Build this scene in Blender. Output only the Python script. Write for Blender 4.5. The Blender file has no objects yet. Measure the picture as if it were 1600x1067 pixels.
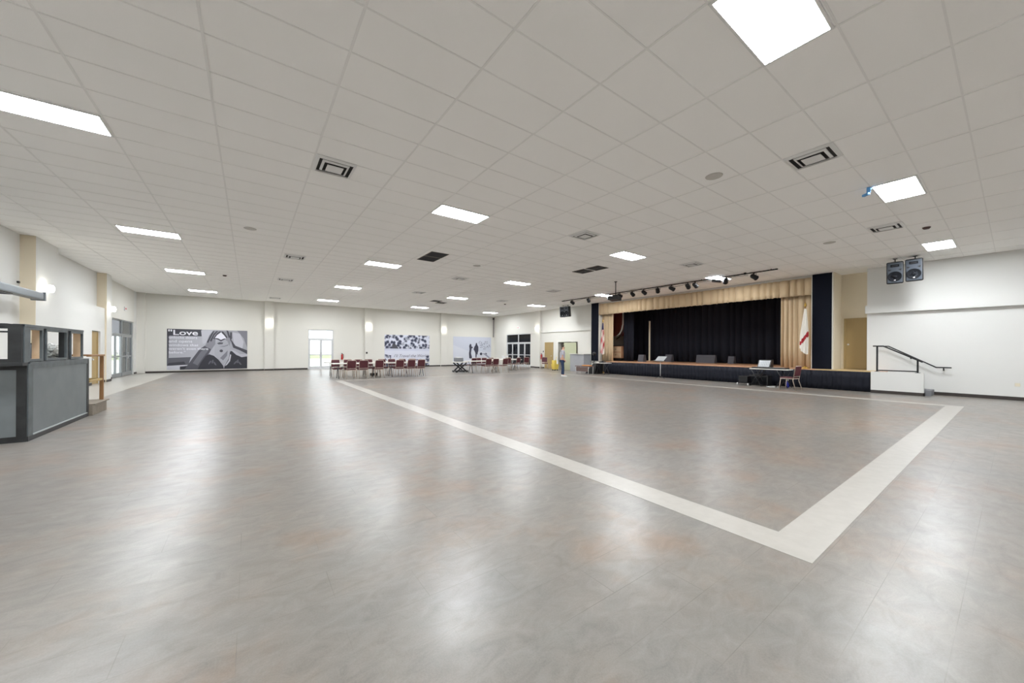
import bpy, bmesh, math, random
from mathutils import Matrix, Vector
random.seed(7)
SC = bpy.context.scene
COL = SC.collection
PI = math.pi
ZC = 4.545                      # ceiling height

# ---------------------------------------------------------------- camera
cam_d = bpy.data.cameras.new('camera')
cam_d.sensor_width = 36.0
cam_d.lens = 568.6 / 1600 * 36.0
cam_d.shift_y = (546.25 - 533.5) / 1600
cam_d.clip_end = 500
cam = bpy.data.objects.new('camera', cam_d)
COL.objects.link(cam)
cam.matrix_world = (Matrix.Translation((0, 0, 1.4476)) @ Matrix.Rotation(-0.6248, 4, 'Z')
                    @ Matrix.Rotation(PI / 2, 4, 'X') @ Matrix.Rotation(0.0053, 4, 'Z'))
SC.camera = cam

# ---------------------------------------------------------------- world, exposure
SC.view_settings.view_transform = 'Standard'
SC.view_settings.look = 'None'
SC.view_settings.gamma = 1
SC.view_settings.use_curve_mapping = False
SC.view_settings.exposure = 0.15
LAMP = 76.0                     # radiance of the ceiling panels
w = bpy.data.worlds.new('sky')
SC.world = w
w.use_nodes = True
w.node_tree.nodes['Background'].inputs[0].default_value = (0.93, 0.97, 1.0, 1)
w.node_tree.nodes['Background'].inputs[1].default_value = 2.6


# ---------------------------------------------------------------- materials
def lin(c):
    c = c / 255
    return c / 12.92 if c <= 0.04045 else ((c + 0.055) / 1.055) ** 2.4


def rgb(c):
    return (lin(c[0]), lin(c[1]), lin(c[2]), 1)


MATS = {}


def mat(name, col, rough=0.6, metal=0.0, noise=None, emit=0, spec=0.5, bump=0.0, bscale=80):
    if name in MATS:
        return MATS[name]
    m = bpy.data.materials.new(name)
    m.use_nodes = True
    nt = m.node_tree
    b = nt.nodes['Principled BSDF']
    b.inputs['Base Color'].default_value = rgb(col)
    b.inputs['Roughness'].default_value = rough
    b.inputs['Metallic'].default_value = metal
    b.inputs['Specular IOR Level'].default_value = spec
    if emit:
        b.inputs['Emission Color'].default_value = rgb(col)
        b.inputs['Emission Strength'].default_value = emit
    if noise or bump:
        tc = nt.nodes.new('ShaderNodeTexCoord')
        n = nt.nodes.new('ShaderNodeTexNoise')
        nt.links.new(tc.outputs['Object'], n.inputs['Vector'])
        if noise:
            col2, scale = noise
            n.inputs['Scale'].default_value = scale
            n.inputs['Detail'].default_value = 4
            r = nt.nodes.new('ShaderNodeValToRGB')
            r.color_ramp.elements[0].position = 0.35
            r.color_ramp.elements[1].position = 0.65
            r.color_ramp.elements[0].color = rgb(col)
            r.color_ramp.elements[1].color = rgb(col2)
            nt.links.new(n.outputs['Fac'], r.inputs['Fac'])
            nt.links.new(r.outputs['Color'], b.inputs['Base Color'])
        if bump:
            n2 = nt.nodes.new('ShaderNodeTexNoise')
            n2.inputs['Scale'].default_value = bscale
            nt.links.new(tc.outputs['Object'], n2.inputs['Vector'])
            bp = nt.nodes.new('ShaderNodeBump')
            bp.inputs['Strength'].default_value = bump
            bp.inputs['Distance'].default_value = 0.01
            nt.links.new(n2.outputs['Fac'], bp.inputs['Height'])
            nt.links.new(bp.outputs['Normal'], b.inputs['Normal'])
    MATS[name] = m
    return m


def floor_material():
    m = bpy.data.materials.new('floor_tile')
    m.use_nodes = True
    nt = m.node_tree
    N, L = nt.nodes, nt.links
    b = N['Principled BSDF']
    tc = N.new('ShaderNodeTexCoord')
    mp = N.new('ShaderNodeMapping')
    mp.inputs['Location'].default_value = (0.50, -0.79, 0)
    L.new(tc.outputs['Object'], mp.inputs['Vector'])
    br = N.new('ShaderNodeTexBrick')
    br.offset = 0.5
    br.inputs['Scale'].default_value = 1
    br.inputs['Brick Width'].default_value = 0.91
    br.inputs['Row Height'].default_value = 0.305
    br.inputs['Mortar Size'].default_value = 0.0020
    br.inputs['Mortar Smooth'].default_value = 0.3
    br.inputs['Color1'].default_value = (0.0, 0.0, 0.0, 1)
    br.inputs['Color2'].default_value = (1.0, 1.0, 1.0, 1)
    br.inputs['Mortar'].default_value = (0.5, 0.5, 0.5, 1)
    L.new(mp.outputs['Vector'], br.inputs['Vector'])
    # large cloudy patches, grey to brown
    n1 = N.new('ShaderNodeTexNoise')
    n1.inputs['Scale'].default_value = 0.9
    n1.inputs['Detail'].default_value = 5
    n1.inputs['Roughness'].default_value = 0.6
    L.new(tc.outputs['Object'], n1.inputs['Vector'])
    add = N.new('ShaderNodeMath')
    add.operation = 'MULTIPLY_ADD'
    add.inputs[1].default_value = 0.05
    L.new(br.outputs['Color'], add.inputs[0])
    L.new(n1.outputs['Fac'], add.inputs[2])
    r = N.new('ShaderNodeValToRGB')
    r.color_ramp.elements[0].position = 0.36
    r.color_ramp.elements[0].color = rgb((129, 126, 121))
    r.color_ramp.elements[1].position = 0.70
    r.color_ramp.elements[1].color = rgb((138, 121, 107))
    e = r.color_ramp.elements.new(0.54)
    e.color = rgb((134, 128, 121))
    L.new(add.outputs[0], r.inputs['Fac'])
    # cloudy grain, then fine speckle
    n2 = N.new('ShaderNodeTexNoise')
    n2.inputs['Scale'].default_value = 7
    n2.inputs['Detail'].default_value = 9
    n2.inputs['Roughness'].default_value = 0.68
    n2.inputs['Distortion'].default_value = 0.8
    mpg = N.new('ShaderNodeMapping')
    mpg.inputs['Scale'].default_value = (0.7, 1.3, 1)
    L.new(tc.outputs['Object'], mpg.inputs['Vector'])
    L.new(mpg.outputs['Vector'], n2.inputs['Vector'])
    n5 = N.new('ShaderNodeTexNoise')
    n5.inputs['Scale'].default_value = 120
    n5.inputs['Detail'].default_value = 2
    L.new(tc.outputs['Object'], n5.inputs['Vector'])
    av = N.new('ShaderNodeMath')
    av.operation = 'MULTIPLY_ADD'
    av.inputs[1].default_value = 0.35
    L.new(n5.outputs['Fac'], av.inputs[0])
    L.new(n2.outputs['Fac'], av.inputs[2])
    r2 = N.new('ShaderNodeMapRange')
    r2.clamp = False
    r2.inputs[1].default_value = 0.35
    r2.inputs[2].default_value = 1.0
    r2.inputs[3].default_value = 0.70
    r2.inputs[4].default_value = 1.24
    L.new(av.outputs[0], r2.inputs[0])
    mx = N.new('ShaderNodeMix')
    mx.data_type = 'RGBA'
    mx.blend_type = 'MULTIPLY'
    mx.inputs[0].default_value = 1.0
    L.new(r.outputs['Color'], mx.inputs[6])
    L.new(r2.outputs[0], mx.inputs[7])
    mo = N.new('ShaderNodeMix')
    mo.data_type = 'RGBA'
    mo.inputs[7].default_value = rgb((104, 99, 93))
    # the joints are tight and only show in places
    n6 = N.new('ShaderNodeTexNoise')
    n6.inputs['Scale'].default_value = 1.1
    L.new(tc.outputs['Object'], n6.inputs['Vector'])
    jr = N.new('ShaderNodeMapRange')
    jr.inputs[1].default_value = 0.42
    jr.inputs[2].default_value = 0.62
    jr.inputs[3].default_value = 0.10
    jr.inputs[4].default_value = 0.85
    L.new(n6.outputs['Fac'], jr.inputs[0])
    jm = N.new('ShaderNodeMath')
    jm.operation = 'MULTIPLY'
    L.new(br.outputs['Fac'], jm.inputs[0])
    L.new(jr.outputs[0], jm.inputs[1])
    L.new(jm.outputs[0], mo.inputs[0])
    L.new(mx.outputs[2], mo.inputs[6])
    L.new(mo.outputs[2], b.inputs['Base Color'])
    n3 = N.new('ShaderNodeTexNoise')
    n3.inputs['Scale'].default_value = 5
    n3.inputs['Detail'].default_value = 6
    L.new(tc.outputs['Object'], n3.inputs['Vector'])
    mr = N.new('ShaderNodeMapRange')
    mr.inputs[1].default_value = 0.3
    mr.inputs[2].default_value = 0.7
    mr.inputs[3].default_value = 0.29
    mr.inputs[4].default_value = 0.36
    L.new(n3.outputs['Fac'], mr.inputs[0])
    L.new(mr.outputs[0], b.inputs['Roughness'])
    b.inputs['Specular IOR Level'].default_value = 0.5
    bp = N.new('ShaderNodeBump')
    bp.inputs['Strength'].default_value = 0.08
    bp.inputs['Distance'].default_value = 0.004
    L.new(n2.outputs['Fac'], bp.inputs['Height'])
    L.new(bp.outputs['Normal'], b.inputs['Normal'])
    return m


M_floor = floor_material()
M_strip = mat('cream_floor_strip', (178, 174, 166), 0.36, noise=((172, 168, 160), 9))
M_wall = mat('cream_wall_paint', (220, 218, 210), 0.75, bump=0.05, bscale=60)
M_wallw = mat('white_wall_paint', (220, 220, 216), 0.7, bump=0.05, bscale=60)
M_beige = mat('beige_paint_and_side_shade', (226, 214, 190), 0.75)  # paint of the recess; also the shade tone on the left pilaster sides
M_ceil = mat('ceiling_tile', (252, 251, 248), 0.9, bump=0.15, bscale=160)
M_grid = mat('ceiling_grid_metal', (239, 238, 235), 0.6)
M_base = mat('dark_vinyl_baseboard', (52, 46, 42), 0.5)
M_lamp = mat('lamp_diffuser', (246, 250, 255), 0.5, emit=LAMP)
M_sconce = mat('sconce_glass', (255, 252, 240), 0.4, emit=20)
M_whitem = mat('white_metal', (228, 228, 226), 0.45)
M_alu = mat('aluminium_frame', (168, 172, 174), 0.35, metal=0.6)
M_black = mat('black_plastic', (22, 22, 24), 0.45)
M_blackm = mat('black_metal', (26, 26, 28), 0.4, metal=0.3)
M_velvet = mat('black_velvet', (34, 35, 42), 0.95, spec=0.15)
M_skirt = mat('black_skirt_fabric', (19, 22, 33), 0.7, spec=0.3)
M_panelb = mat('black_acoustic_cloth', (20, 23, 33), 0.95, spec=0.15)
M_tan = mat('tan_curtain_fabric', (200, 178, 146), 0.85, spec=0.2)
M_deck = mat('stage_wood', (210, 164, 130), 0.4, noise=((196, 146, 110), 2.2))
M_tandeck = mat('stage_apron_wood', (206, 180, 134), 0.4, noise=((194, 166, 120), 2.2))
M_doort = mat('tan_door_paint', (168, 144, 96), 0.5)
M_burg = mat('burgundy_vinyl', (88, 36, 44), 0.55, noise=((76, 30, 38), 14))
M_chairm = mat('champagne_metal', (200, 184, 170), 0.35, metal=0.4)
M_tabletop = mat('white_laminate', (226, 222, 214), 0.4)
M_greyleg = mat('grey_table_metal', (84, 84, 88), 0.4, metal=0.5)
M_boothf = mat('booth_dark_frame_paint', (32, 33, 34), 0.5, noise=((46, 48, 49), 5))
M_boothg = mat('booth_grey_frame_paint', (92, 99, 102), 0.5, noise=((78, 84, 86), 7))
M_boothp = mat('booth_grey_panel', (118, 124, 126), 0.5, noise=((108, 114, 116), 2))
M_pale = mat('pale_wood', (224, 196, 162), 0.6, noise=((212, 182, 146), 6))
M_rail = mat('brown_wood_rail', (150, 112, 72), 0.55)
M_railt = mat('tan_painted_post', (176, 150, 96), 0.55)
M_ply = mat('grey_plywood', (142, 132, 118), 0.65, noise=((126, 116, 104), 5))
M_grey = mat('mid_grey_plastic', (118, 120, 124), 0.5)
M_spk = mat('speaker_grey_plastic', (66, 72, 80), 0.45)
M_cone = mat('speaker_cone_black', (24, 26, 30), 0.85, spec=0.2)
M_ext = mat('outdoor_concrete', (214, 213, 206), 0.9)
M_grass = mat('lawn_green', (150, 160, 118), 0.95, noise=((162, 172, 130), 0.4))
M_red = mat('extinguisher_red', (178, 30, 28), 0.35)
M_exit = mat('exit_red', (210, 62, 54), 0.5)
M_skin = mat('skin', (206, 160, 134), 0.6)
M_shirt = mat('light_grey_shirt', (186, 186, 196), 0.85)
M_jeans = mat('blue_denim', (40, 58, 88), 0.85)
M_hair = mat('dark_hair', (52, 40, 32), 0.8)
M_blue = mat('blue_tape', (92, 158, 214), 0.5)
M_yellow = mat('yellow_plastic', (232, 206, 96), 0.5)
M_orange = mat('orange_plastic', (226, 148, 66), 0.5)
M_bottle = mat('blue_liquid_bottle', (36, 44, 140), 0.25)
M_brick = mat('red_brown_curtain', (136, 66, 58), 0.85, spec=0.2)
M_flagr = mat('flag_red', (168, 34, 44), 0.8)
M_flagw = mat('flag_white', (232, 228, 218), 0.8)
M_flagb = mat('flag_blue', (40, 44, 84), 0.8)
M_gold = mat('gold_metal', (200, 164, 84), 0.3, metal=0.8)
M_ventd = mat('vent_dark_inside', (46, 44, 42), 0.8)
M_filt = mat('return_air_filter', (104, 98, 90), 0.9)
M_silver = mat('crumpled_plastic', (205, 208, 204), 0.25, noise=((160, 162, 160), 22), bump=0.8, bscale=14)


def glass(name, tint, rough=0.03):
    m = bpy.data.materials.new(name)
    m.use_nodes = True
    nt = m.node_tree
    nt.nodes.clear()
    o = nt.nodes.new('ShaderNodeOutputMaterial')
    t = nt.nodes.new('ShaderNodeBsdfTransparent')
    t.inputs[0].default_value = (tint[0], tint[1], tint[2], 1)
    g = nt.nodes.new('ShaderNodeBsdfGlossy')
    g.inputs['Roughness'].default_value = rough
    f = nt.nodes.new('ShaderNodeFresnel')
    f.inputs[0].default_value = 1.45
    mx = nt.nodes.new('ShaderNodeMixShader')
    ge = nt.nodes.new('ShaderNodeNewGeometry')     # only the outer faces of a pane reflect
    ou = nt.nodes.new('ShaderNodeMath')
    ou.operation = 'SUBTRACT'
    ou.inputs[0].default_value = 1.0
    nt.links.new(ge.outputs['Backfacing'], ou.inputs[1])
    mu = nt.nodes.new('ShaderNodeMath')
    mu.operation = 'MULTIPLY'
    nt.links.new(f.outputs[0], mu.inputs[0])
    nt.links.new(ou.outputs[0], mu.inputs[1])
    nt.links.new(mu.outputs[0], mx.inputs[0])
    nt.links.new(t.outputs[0], mx.inputs[1])
    nt.links.new(g.outputs[0], mx.inputs[2])
    nt.links.new(mx.outputs[0], o.inputs[0])
    return m


G_clear = glass('clear_glass', (0.95, 0.97, 0.97))
G_tint = glass('tinted_glass', (0.36, 0.37, 0.39))


# ---------------------------------------------------------------- mesh helpers
class MB:
    """collects shapes into one mesh; each shape keeps a material slot"""

    def __init__(s):
        s.bm = bmesh.new()
        s.mats = []

    def _slot(s, m):
        if m not in s.mats:
            s.mats.append(m)
        return s.mats.index(m)

    def poly(s, verts, faces, m=None, smooth=False):
        vs = [s.bm.verts.new(v) for v in verts]
        k = s._slot(m)
        for f in faces:
            try:
                fc = s.bm.faces.new([vs[i] for i in f])
                fc.material_index = k
                fc.smooth = smooth
            except ValueError:
                pass
        return s

    def box(s, x0, y0, z0, x1, y1, z1, m=None, bev=0.0, M=None):
        x0, x1 = min(x0, x1), max(x0, x1)
        y0, y1 = min(y0, y1), max(y0, y1)
        z0, z1 = min(z0, z1), max(z0, z1)
        vs = [(x, y, z) for x in (x0, x1) for y in (y0, y1) for z in (z0, z1)]
        fs = [(0, 1, 3, 2), (4, 6, 7, 5), (0, 4, 5, 1), (2, 3, 7, 6), (0, 2, 6, 4), (1, 5, 7, 3)]
        t = bmesh.new()
        tv = [t.verts.new(v) for v in vs]
        for f in fs:
            t.faces.new([tv[i] for i in f])
        if bev:
            bmesh.ops.bevel(t, geom=list(t.edges), offset=bev, segments=2, affect='EDGES', profile=0.6)
        s._merge(t, m, M)
        return s

    def _merge(s, t, m, M=None, smooth=False):
        k = s._slot(m)
        if M is not None:
            bmesh.ops.transform(t, matrix=M, verts=t.verts)
        mp = {v: s.bm.verts.new(v.co) for v in t.verts}
        for f in t.faces:
            nf = s.bm.faces.new([mp[v] for v in f.verts])
            nf.material_index = k
            nf.smooth = smooth or f.smooth
        t.free()

    def hexa(s, bot, top, m=None):
        """prism between two polygons with the same vertex count"""
        n = len(bot)
        vs = list(bot) + list(top)
        fs = [tuple(range(n - 1, -1, -1)), tuple(range(n, 2 * n))]
        fs += [(i, (i + 1) % n, n + (i + 1) % n, n + i) for i in range(n)]
        return s.poly(vs, fs, m)

    def tube(s, pts, r, m=None, n=8, closed=False):
        pts = [Vector(p) for p in pts]
        rings = []
        for i, p in enumerate(pts):
            a = pts[i] - pts[i - 1] if i > 0 else pts[1] - pts[0]
            b = pts[i + 1] - pts[i] if i < len(pts) - 1 else pts[-1] - pts[-2]
            d = (a.normalized() + b.normalized())
            if d.length < 1e-6:
                d = a
            d.normalize()
            up = Vector((0, 0, 1)) if abs(d.z) < 0.9 else Vector((1, 0, 0))
            u = d.cross(up).normalized()
            v = d.cross(u).normalized()
            rr = r[i] if isinstance(r, (list, tuple)) else r
            k = 1.0
            if 0 < i < len(pts) - 1:
                c = max(0.5, d.dot(a.normalized()))
                k = 1 / c
            rings.append([p + (u * math.cos(2 * PI * j / n) + v * math.sin(2 * PI * j / n)) * rr * (k if k < 1.3 else 1.15) for j in range(n)])
        vs = [q for ring in rings for q in ring]
        fs = []
        for i in range(len(rings) - 1):
            for j in range(n):
                fs.append((i * n + j, i * n + (j + 1) % n, (i + 1) * n + (j + 1) % n, (i + 1) * n + j))
        fs.append(tuple(range(n - 1, -1, -1)))
        fs.append(tuple((len(rings) - 1) * n + j for j in range(n)))
        return s.poly(vs, fs, m, smooth=n > 5)

    def lathe(s, prof, m=None, n=20, M=None):
        """profile of (radius, z) turned about z"""
        t = bmesh.new()
        rings = [[t.verts.new((r * math.cos(2 * PI * j / n), r * math.sin(2 * PI * j / n), z)) for j in range(n)] for r, z in prof]
        for i in range(len(rings) - 1):
            for j in range(n):
                f = t.faces.new((rings[i][j], rings[i][(j + 1) % n], rings[i + 1][(j + 1) % n], rings[i + 1][j]))
                f.smooth = True
        if prof[0][0] > 1e-4:
            t.faces.new(rings[0][::-1])
        if prof[-1][0] > 1e-4:
            t.faces.new(rings[-1])
        s._merge(t, m, M)
        return s

    def obj(s, name, parent=None, kind=None):
        me = bpy.data.meshes.new(name)
        bmesh.ops.recalc_face_normals(s.bm, faces=s.bm.faces)
        s.bm.to_mesh(me)
        s.bm.free()
        for m in s.mats:
            me.materials.append(m)
        o = bpy.data.objects.new(name, me)
        COL.objects.link(o)
        if parent is not None:
            o.parent = parent
        if kind:
            o['kind'] = kind
        return o


def tag(o, label, cat, group=None):
    o['label'] = label
    o['category'] = cat
    if group:
        o['group'] = group
    return o


def thing(name, label, cat, loc=(0, 0, 0), rz=0, group=None):
    o = bpy.data.objects.new(name, None)
    COL.objects.link(o)
    o.location = loc
    o.rotation_euler = (0, 0, rz)
    return tag(o, label, cat, group)


def dup(root, loc, rz, label, group=None):
    r = root.copy()
    COL.objects.link(r)
    r.location = loc
    r.rotation_euler = (0, 0, rz)
    r['label'] = label
    if group:
        r['group'] = group
    for ch in list(root.children):
        c = ch.copy()
        COL.objects.link(c)
        c.parent = r
        for g in ch.children:
            d = g.copy()
            COL.objects.link(d)
            d.parent = c
    return r


def RX(a): return Matrix.Rotation(a, 4, 'X')
def RY(a): return Matrix.Rotation(a, 4, 'Y')
def RZ(a): return Matrix.Rotation(a, 4, 'Z')
def T(x, y, z): return Matrix.Translation((x, y, z))


# ================================================================ SETTING
X0, X1, Y0, Y1 = -5.13, 18.75, -9.0, 28.85
S = 'structure'
f = MB()
f.box(X0 - 0.4, Y0 - 0.4, -0.2, 23.4, Y1 + 0.4, 0, M_floor)
f.obj('floor', kind=S)

# inlaid cream strip round the dance floor (1 mm inlay so the edge stays crisp)
st = MB()
a0, a1, b0, b1, wd = 3.115, 15.40, 0.81, 18.12, 0.325
st.box(a0, b0, 0, a0 + wd, b1, 0.002, M_strip)
st.box(a1 - 0.31, b0, 0, a1, b1, 0.002, M_strip)
st.box(a0 + wd, b0, 0, a1 - 0.31, b0 + 0.30, 0.002, M_strip)
st.box(a0 + wd, b1 - 0.3, 0, a1 - 0.31, b1, 0.002, M_strip)
st.obj('trim_1', kind=S)
st = MB()
st.box(X0, 12.9, 0, -3.46, 28.6, 0.002, M_strip)
st.obj('trim_2', kind=S)

# ceiling slab with the tile grid below it
c = MB()
c.box(X0 - 0.4, Y0 - 0.4, ZC, 23.4, Y1 + 0.4, ZC + 0.2, M_ceil)
c.obj('ceiling', kind=S)
GX, GY, PX, PY = 3.293, 1.0046, 1.2275, 0.6135
g = MB()
i = -7
while GX + i * PX < 18.7:
    x = GX + i * PX
    if x > X0:
        g.box(x - 0.013, Y0, ZC - 0.006, x + 0.013, Y1, ZC + 0.001, M_grid)
    i += 1
j = -16
while GY + j * PY < 28.8:
    y = GY + j * PY
    g.box(X0, y - 0.009, ZC - 0.005, 18.6, y + 0.009, ZC + 0.001, M_grid)
    j += 1
g.obj('trim_3', kind=S)

# far wall: lower part proud, upper part set back between pilasters, opening for the glass door
PIL_F = [(-5.13, -4.79), (0.79, 1.30), (7.06, 7.62), (13.26, 13.83), (18.95, 19.1)]
DX0, DX1, DZ = 3.32, 4.91, 2.78
ZL = 2.84
fw = MB()
fw.box(X0 - 0.4, Y1, 0, DX0, Y1 + 0.4, ZL, M_wall)
fw.box(DX1, Y1, 0, X1 + 0.4, Y1 + 0.4, ZL, M_wall)
fw.box(DX0, Y1, DZ, DX1, Y1 + 0.4, ZL, M_wall)
fw.box(X0 - 0.4, Y1 + 0.07, ZL, X1 + 0.4, Y1 + 0.4, ZC + 0.1, M_wall)
fw.box(X0, Y1 - 0.012, ZL - 0.05, DX0, Y1, ZL, M_wall)
fw.box(DX0, Y1 - 0.012, ZL - 0.05, X1, Y1, ZL, M_wall)
for p0, p1 in PIL_F:
    fw.box(p0, Y1 - 0.10, 0, p1, Y1 + 0.3, ZC, M_wall)
fw.obj('wall_far', kind=S)

# left wall
D1, D2 = 24.3, 28.2
lw = MB()
lw.box(X0 - 0.4, Y0, 0, X0, D1, ZC, M_wallw)
lw.box(X0 - 0.4, D2, 0, X0, Y1, ZC, M_wallw)
lw.box(X0 - 0.4, D1, 2.83, X0, D2, ZC, M_wall)
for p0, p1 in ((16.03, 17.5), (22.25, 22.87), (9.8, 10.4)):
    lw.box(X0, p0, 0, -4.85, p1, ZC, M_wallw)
    lw.box(X0, p0 - 0.008, 0, -4.85, p0, ZC, M_beige)  # thin beige slab: shade on the pilaster's side put into the colour
lw.box(X0, 17.5, 0, -4.90, 20.72, 3.08, M_wallw)
lw.box(X0, 21.70, 0, -4.90, 22.25, 3.08, M_wallw)
lw.box(X0, 20.72, 2.10, -4.90, 21.70, 3.08, M_wallw)
lw.obj('wall_left', kind=S)

# right wall: near part, the recess with the stage door, the proscenium, the far part
RD0, RD1 = 23.4, 26.9
rw = MB()
rw.box(18.75, Y0, 0, 19.2, 3.28, ZC, M_wallw)
rw.box(18.60, Y0, 2.86, 18.75, 3.31, 3.15, M_wallw)
rw.box(19.5, 2.9, 0.745, 19.9, 3.16, ZC, M_beige)
rw.box(19.5, 4.08, 0.745, 19.9, 4.2, ZC, M_beige)
rw.box(19.5, 3.16, 2.77, 19.9, 4.08, ZC, M_beige)
rw.box(18.52, 4.17, 0.0, 19.5, 4.88, ZC, M_beige)
rw.box(18.52, 15.88, 0.0, 18.95, 16.62, ZC, M_wall)
rw.box(18.52, 4.88, 4.38, 18.95, 15.88, ZC, M_wall)
rw.box(18.75, 16.62, 0, 19.1, 18.1, ZC, M_wall)
rw.box(18.75, 20.1, 0, 19.1, RD0, ZC, M_wall)
rw.box(18.75, 18.1, 2.03, 19.1, 20.1, ZC, M_wall)
rw.box(18.75, RD1, 0, 19.1, Y1, ZC, M_wall)
rw.box(18.75, RD0, 2.80, 19.1, RD1, ZC, M_wall)
rw.box(18.67, 16.7, 2.79, 18.75, RD0, 2.84, M_wall)
rw.box(18.62, 22.07, 0, 18.75, 22.70, ZC, M_wall)
rw.obj('wall_right', kind=S)

bw = MB()
bw.box(X0 - 0.4, Y0 - 0.3, 0, 19.2, Y0, ZC, M_wall)
bw.obj('wall_back', kind=S)

# stage house shell
sh = MB()
sh.box(22.6, 2.9, 0, 22.9, 19.2, ZC, M_wall)
sh.box(18.95, 18.6, 0, 22.6, 18.9, ZC, M_wall)
sh.box(19.9, 2.7, 0, 22.6, 3.0, ZC, M_wall)
sh.obj('wall_stage', kind=S)
# room beyond the service doorway
sv = MB()
sv.box(19.1, 20.6, 0, 21.5, 20.75, 2.6, M_wall)
sv.box(19.1, 17.2, 0, 19.14, 18.1, 2.6, M_wall)
sv.box(21.4, 18.9, 0, 21.55, 20.6, 2.6, M_beige)
sv.box(19.1, 18.9, 2.5, 21.5, 20.6, 2.6, M_wall)
sv.obj('wall_service', kind=S)

bb = MB()
bb.box(-4.78, Y1 - 0.02, 0, 0.78, Y1, 0.1, M_base)
bb.box(1.31, Y1 - 0.02, 0, 3.28, Y1, 0.1, M_base)
bb.box(4.95, Y1 - 0.02, 0, 7.05, Y1, 0.1, M_base)
bb.box(7.63, Y1 - 0.02, 0, 13.25, Y1, 0.1, M_base)
bb.box(13.84, Y1 - 0.02, 0, 18.7, Y1, 0.1, M_base)
for p0, p1 in PIL_F[1:4]:
    bb.box(p0, Y1 - 0.12, 0, p1, Y1 - 0.10, 0.1, M_base)
bb.obj('baseboard_far', kind=S)
bb = MB()
bb.box(18.73, Y0, 0, 18.75, 1.75, 0.105, M_base)
bb.box(18.60, 22.07, 0, 18.62, 22.70, 0.1, M_base)
bb.box(18.73, 21.65, 0, 18.75, 22.07, 0.1, M_base)
bb.box(18.73, 22.70, 0, 18.75, 23.36, 0.1, M_base)
bb.obj('baseboard_right', kind=S)
bb = MB()
bb.box(X0, 22.87, 0, X0 + 0.02, 24.25, 0.1, M_base)
bb.box(-4.85, 22.25, 0, -4.83, 22.87, 0.1, M_base)
bb.box(-4.90, 21.74, 0, -4.88, 22.25, 0.1, M_base)
bb.box(-4.90, 17.5, 0, -4.88, 20.66, 0.1, M_base)
bb.box(X0, 28.24, 0, X0 + 0.02, Y1 - .1, 0.1, M_base)
bb.obj('baseboard_left', kind=S)

# outdoors
o_ = MB()
o_.box(-60, Y1 + 0.4, -0.25, 60, 62, -0.05, M_ext)
o_.box(-60, 0, -0.25, X0 - 0.4, Y1 + 0.4, -0.05, M_ext)
o_.box(-60, 108, -0.25, 90, 420, -0.05, M_ext)
tag(o_.obj('pavement', kind=S), 'pale concrete pavement outside the glass doors', 'pavement')
o_ = MB()
o_.box(-60, 62, -0.25, 90, 108, -0.04, M_grass)
tag(o_.obj('lawn', kind='stuff'), 'thin green band of lawn seen through the far glass door', 'lawn')


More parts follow.
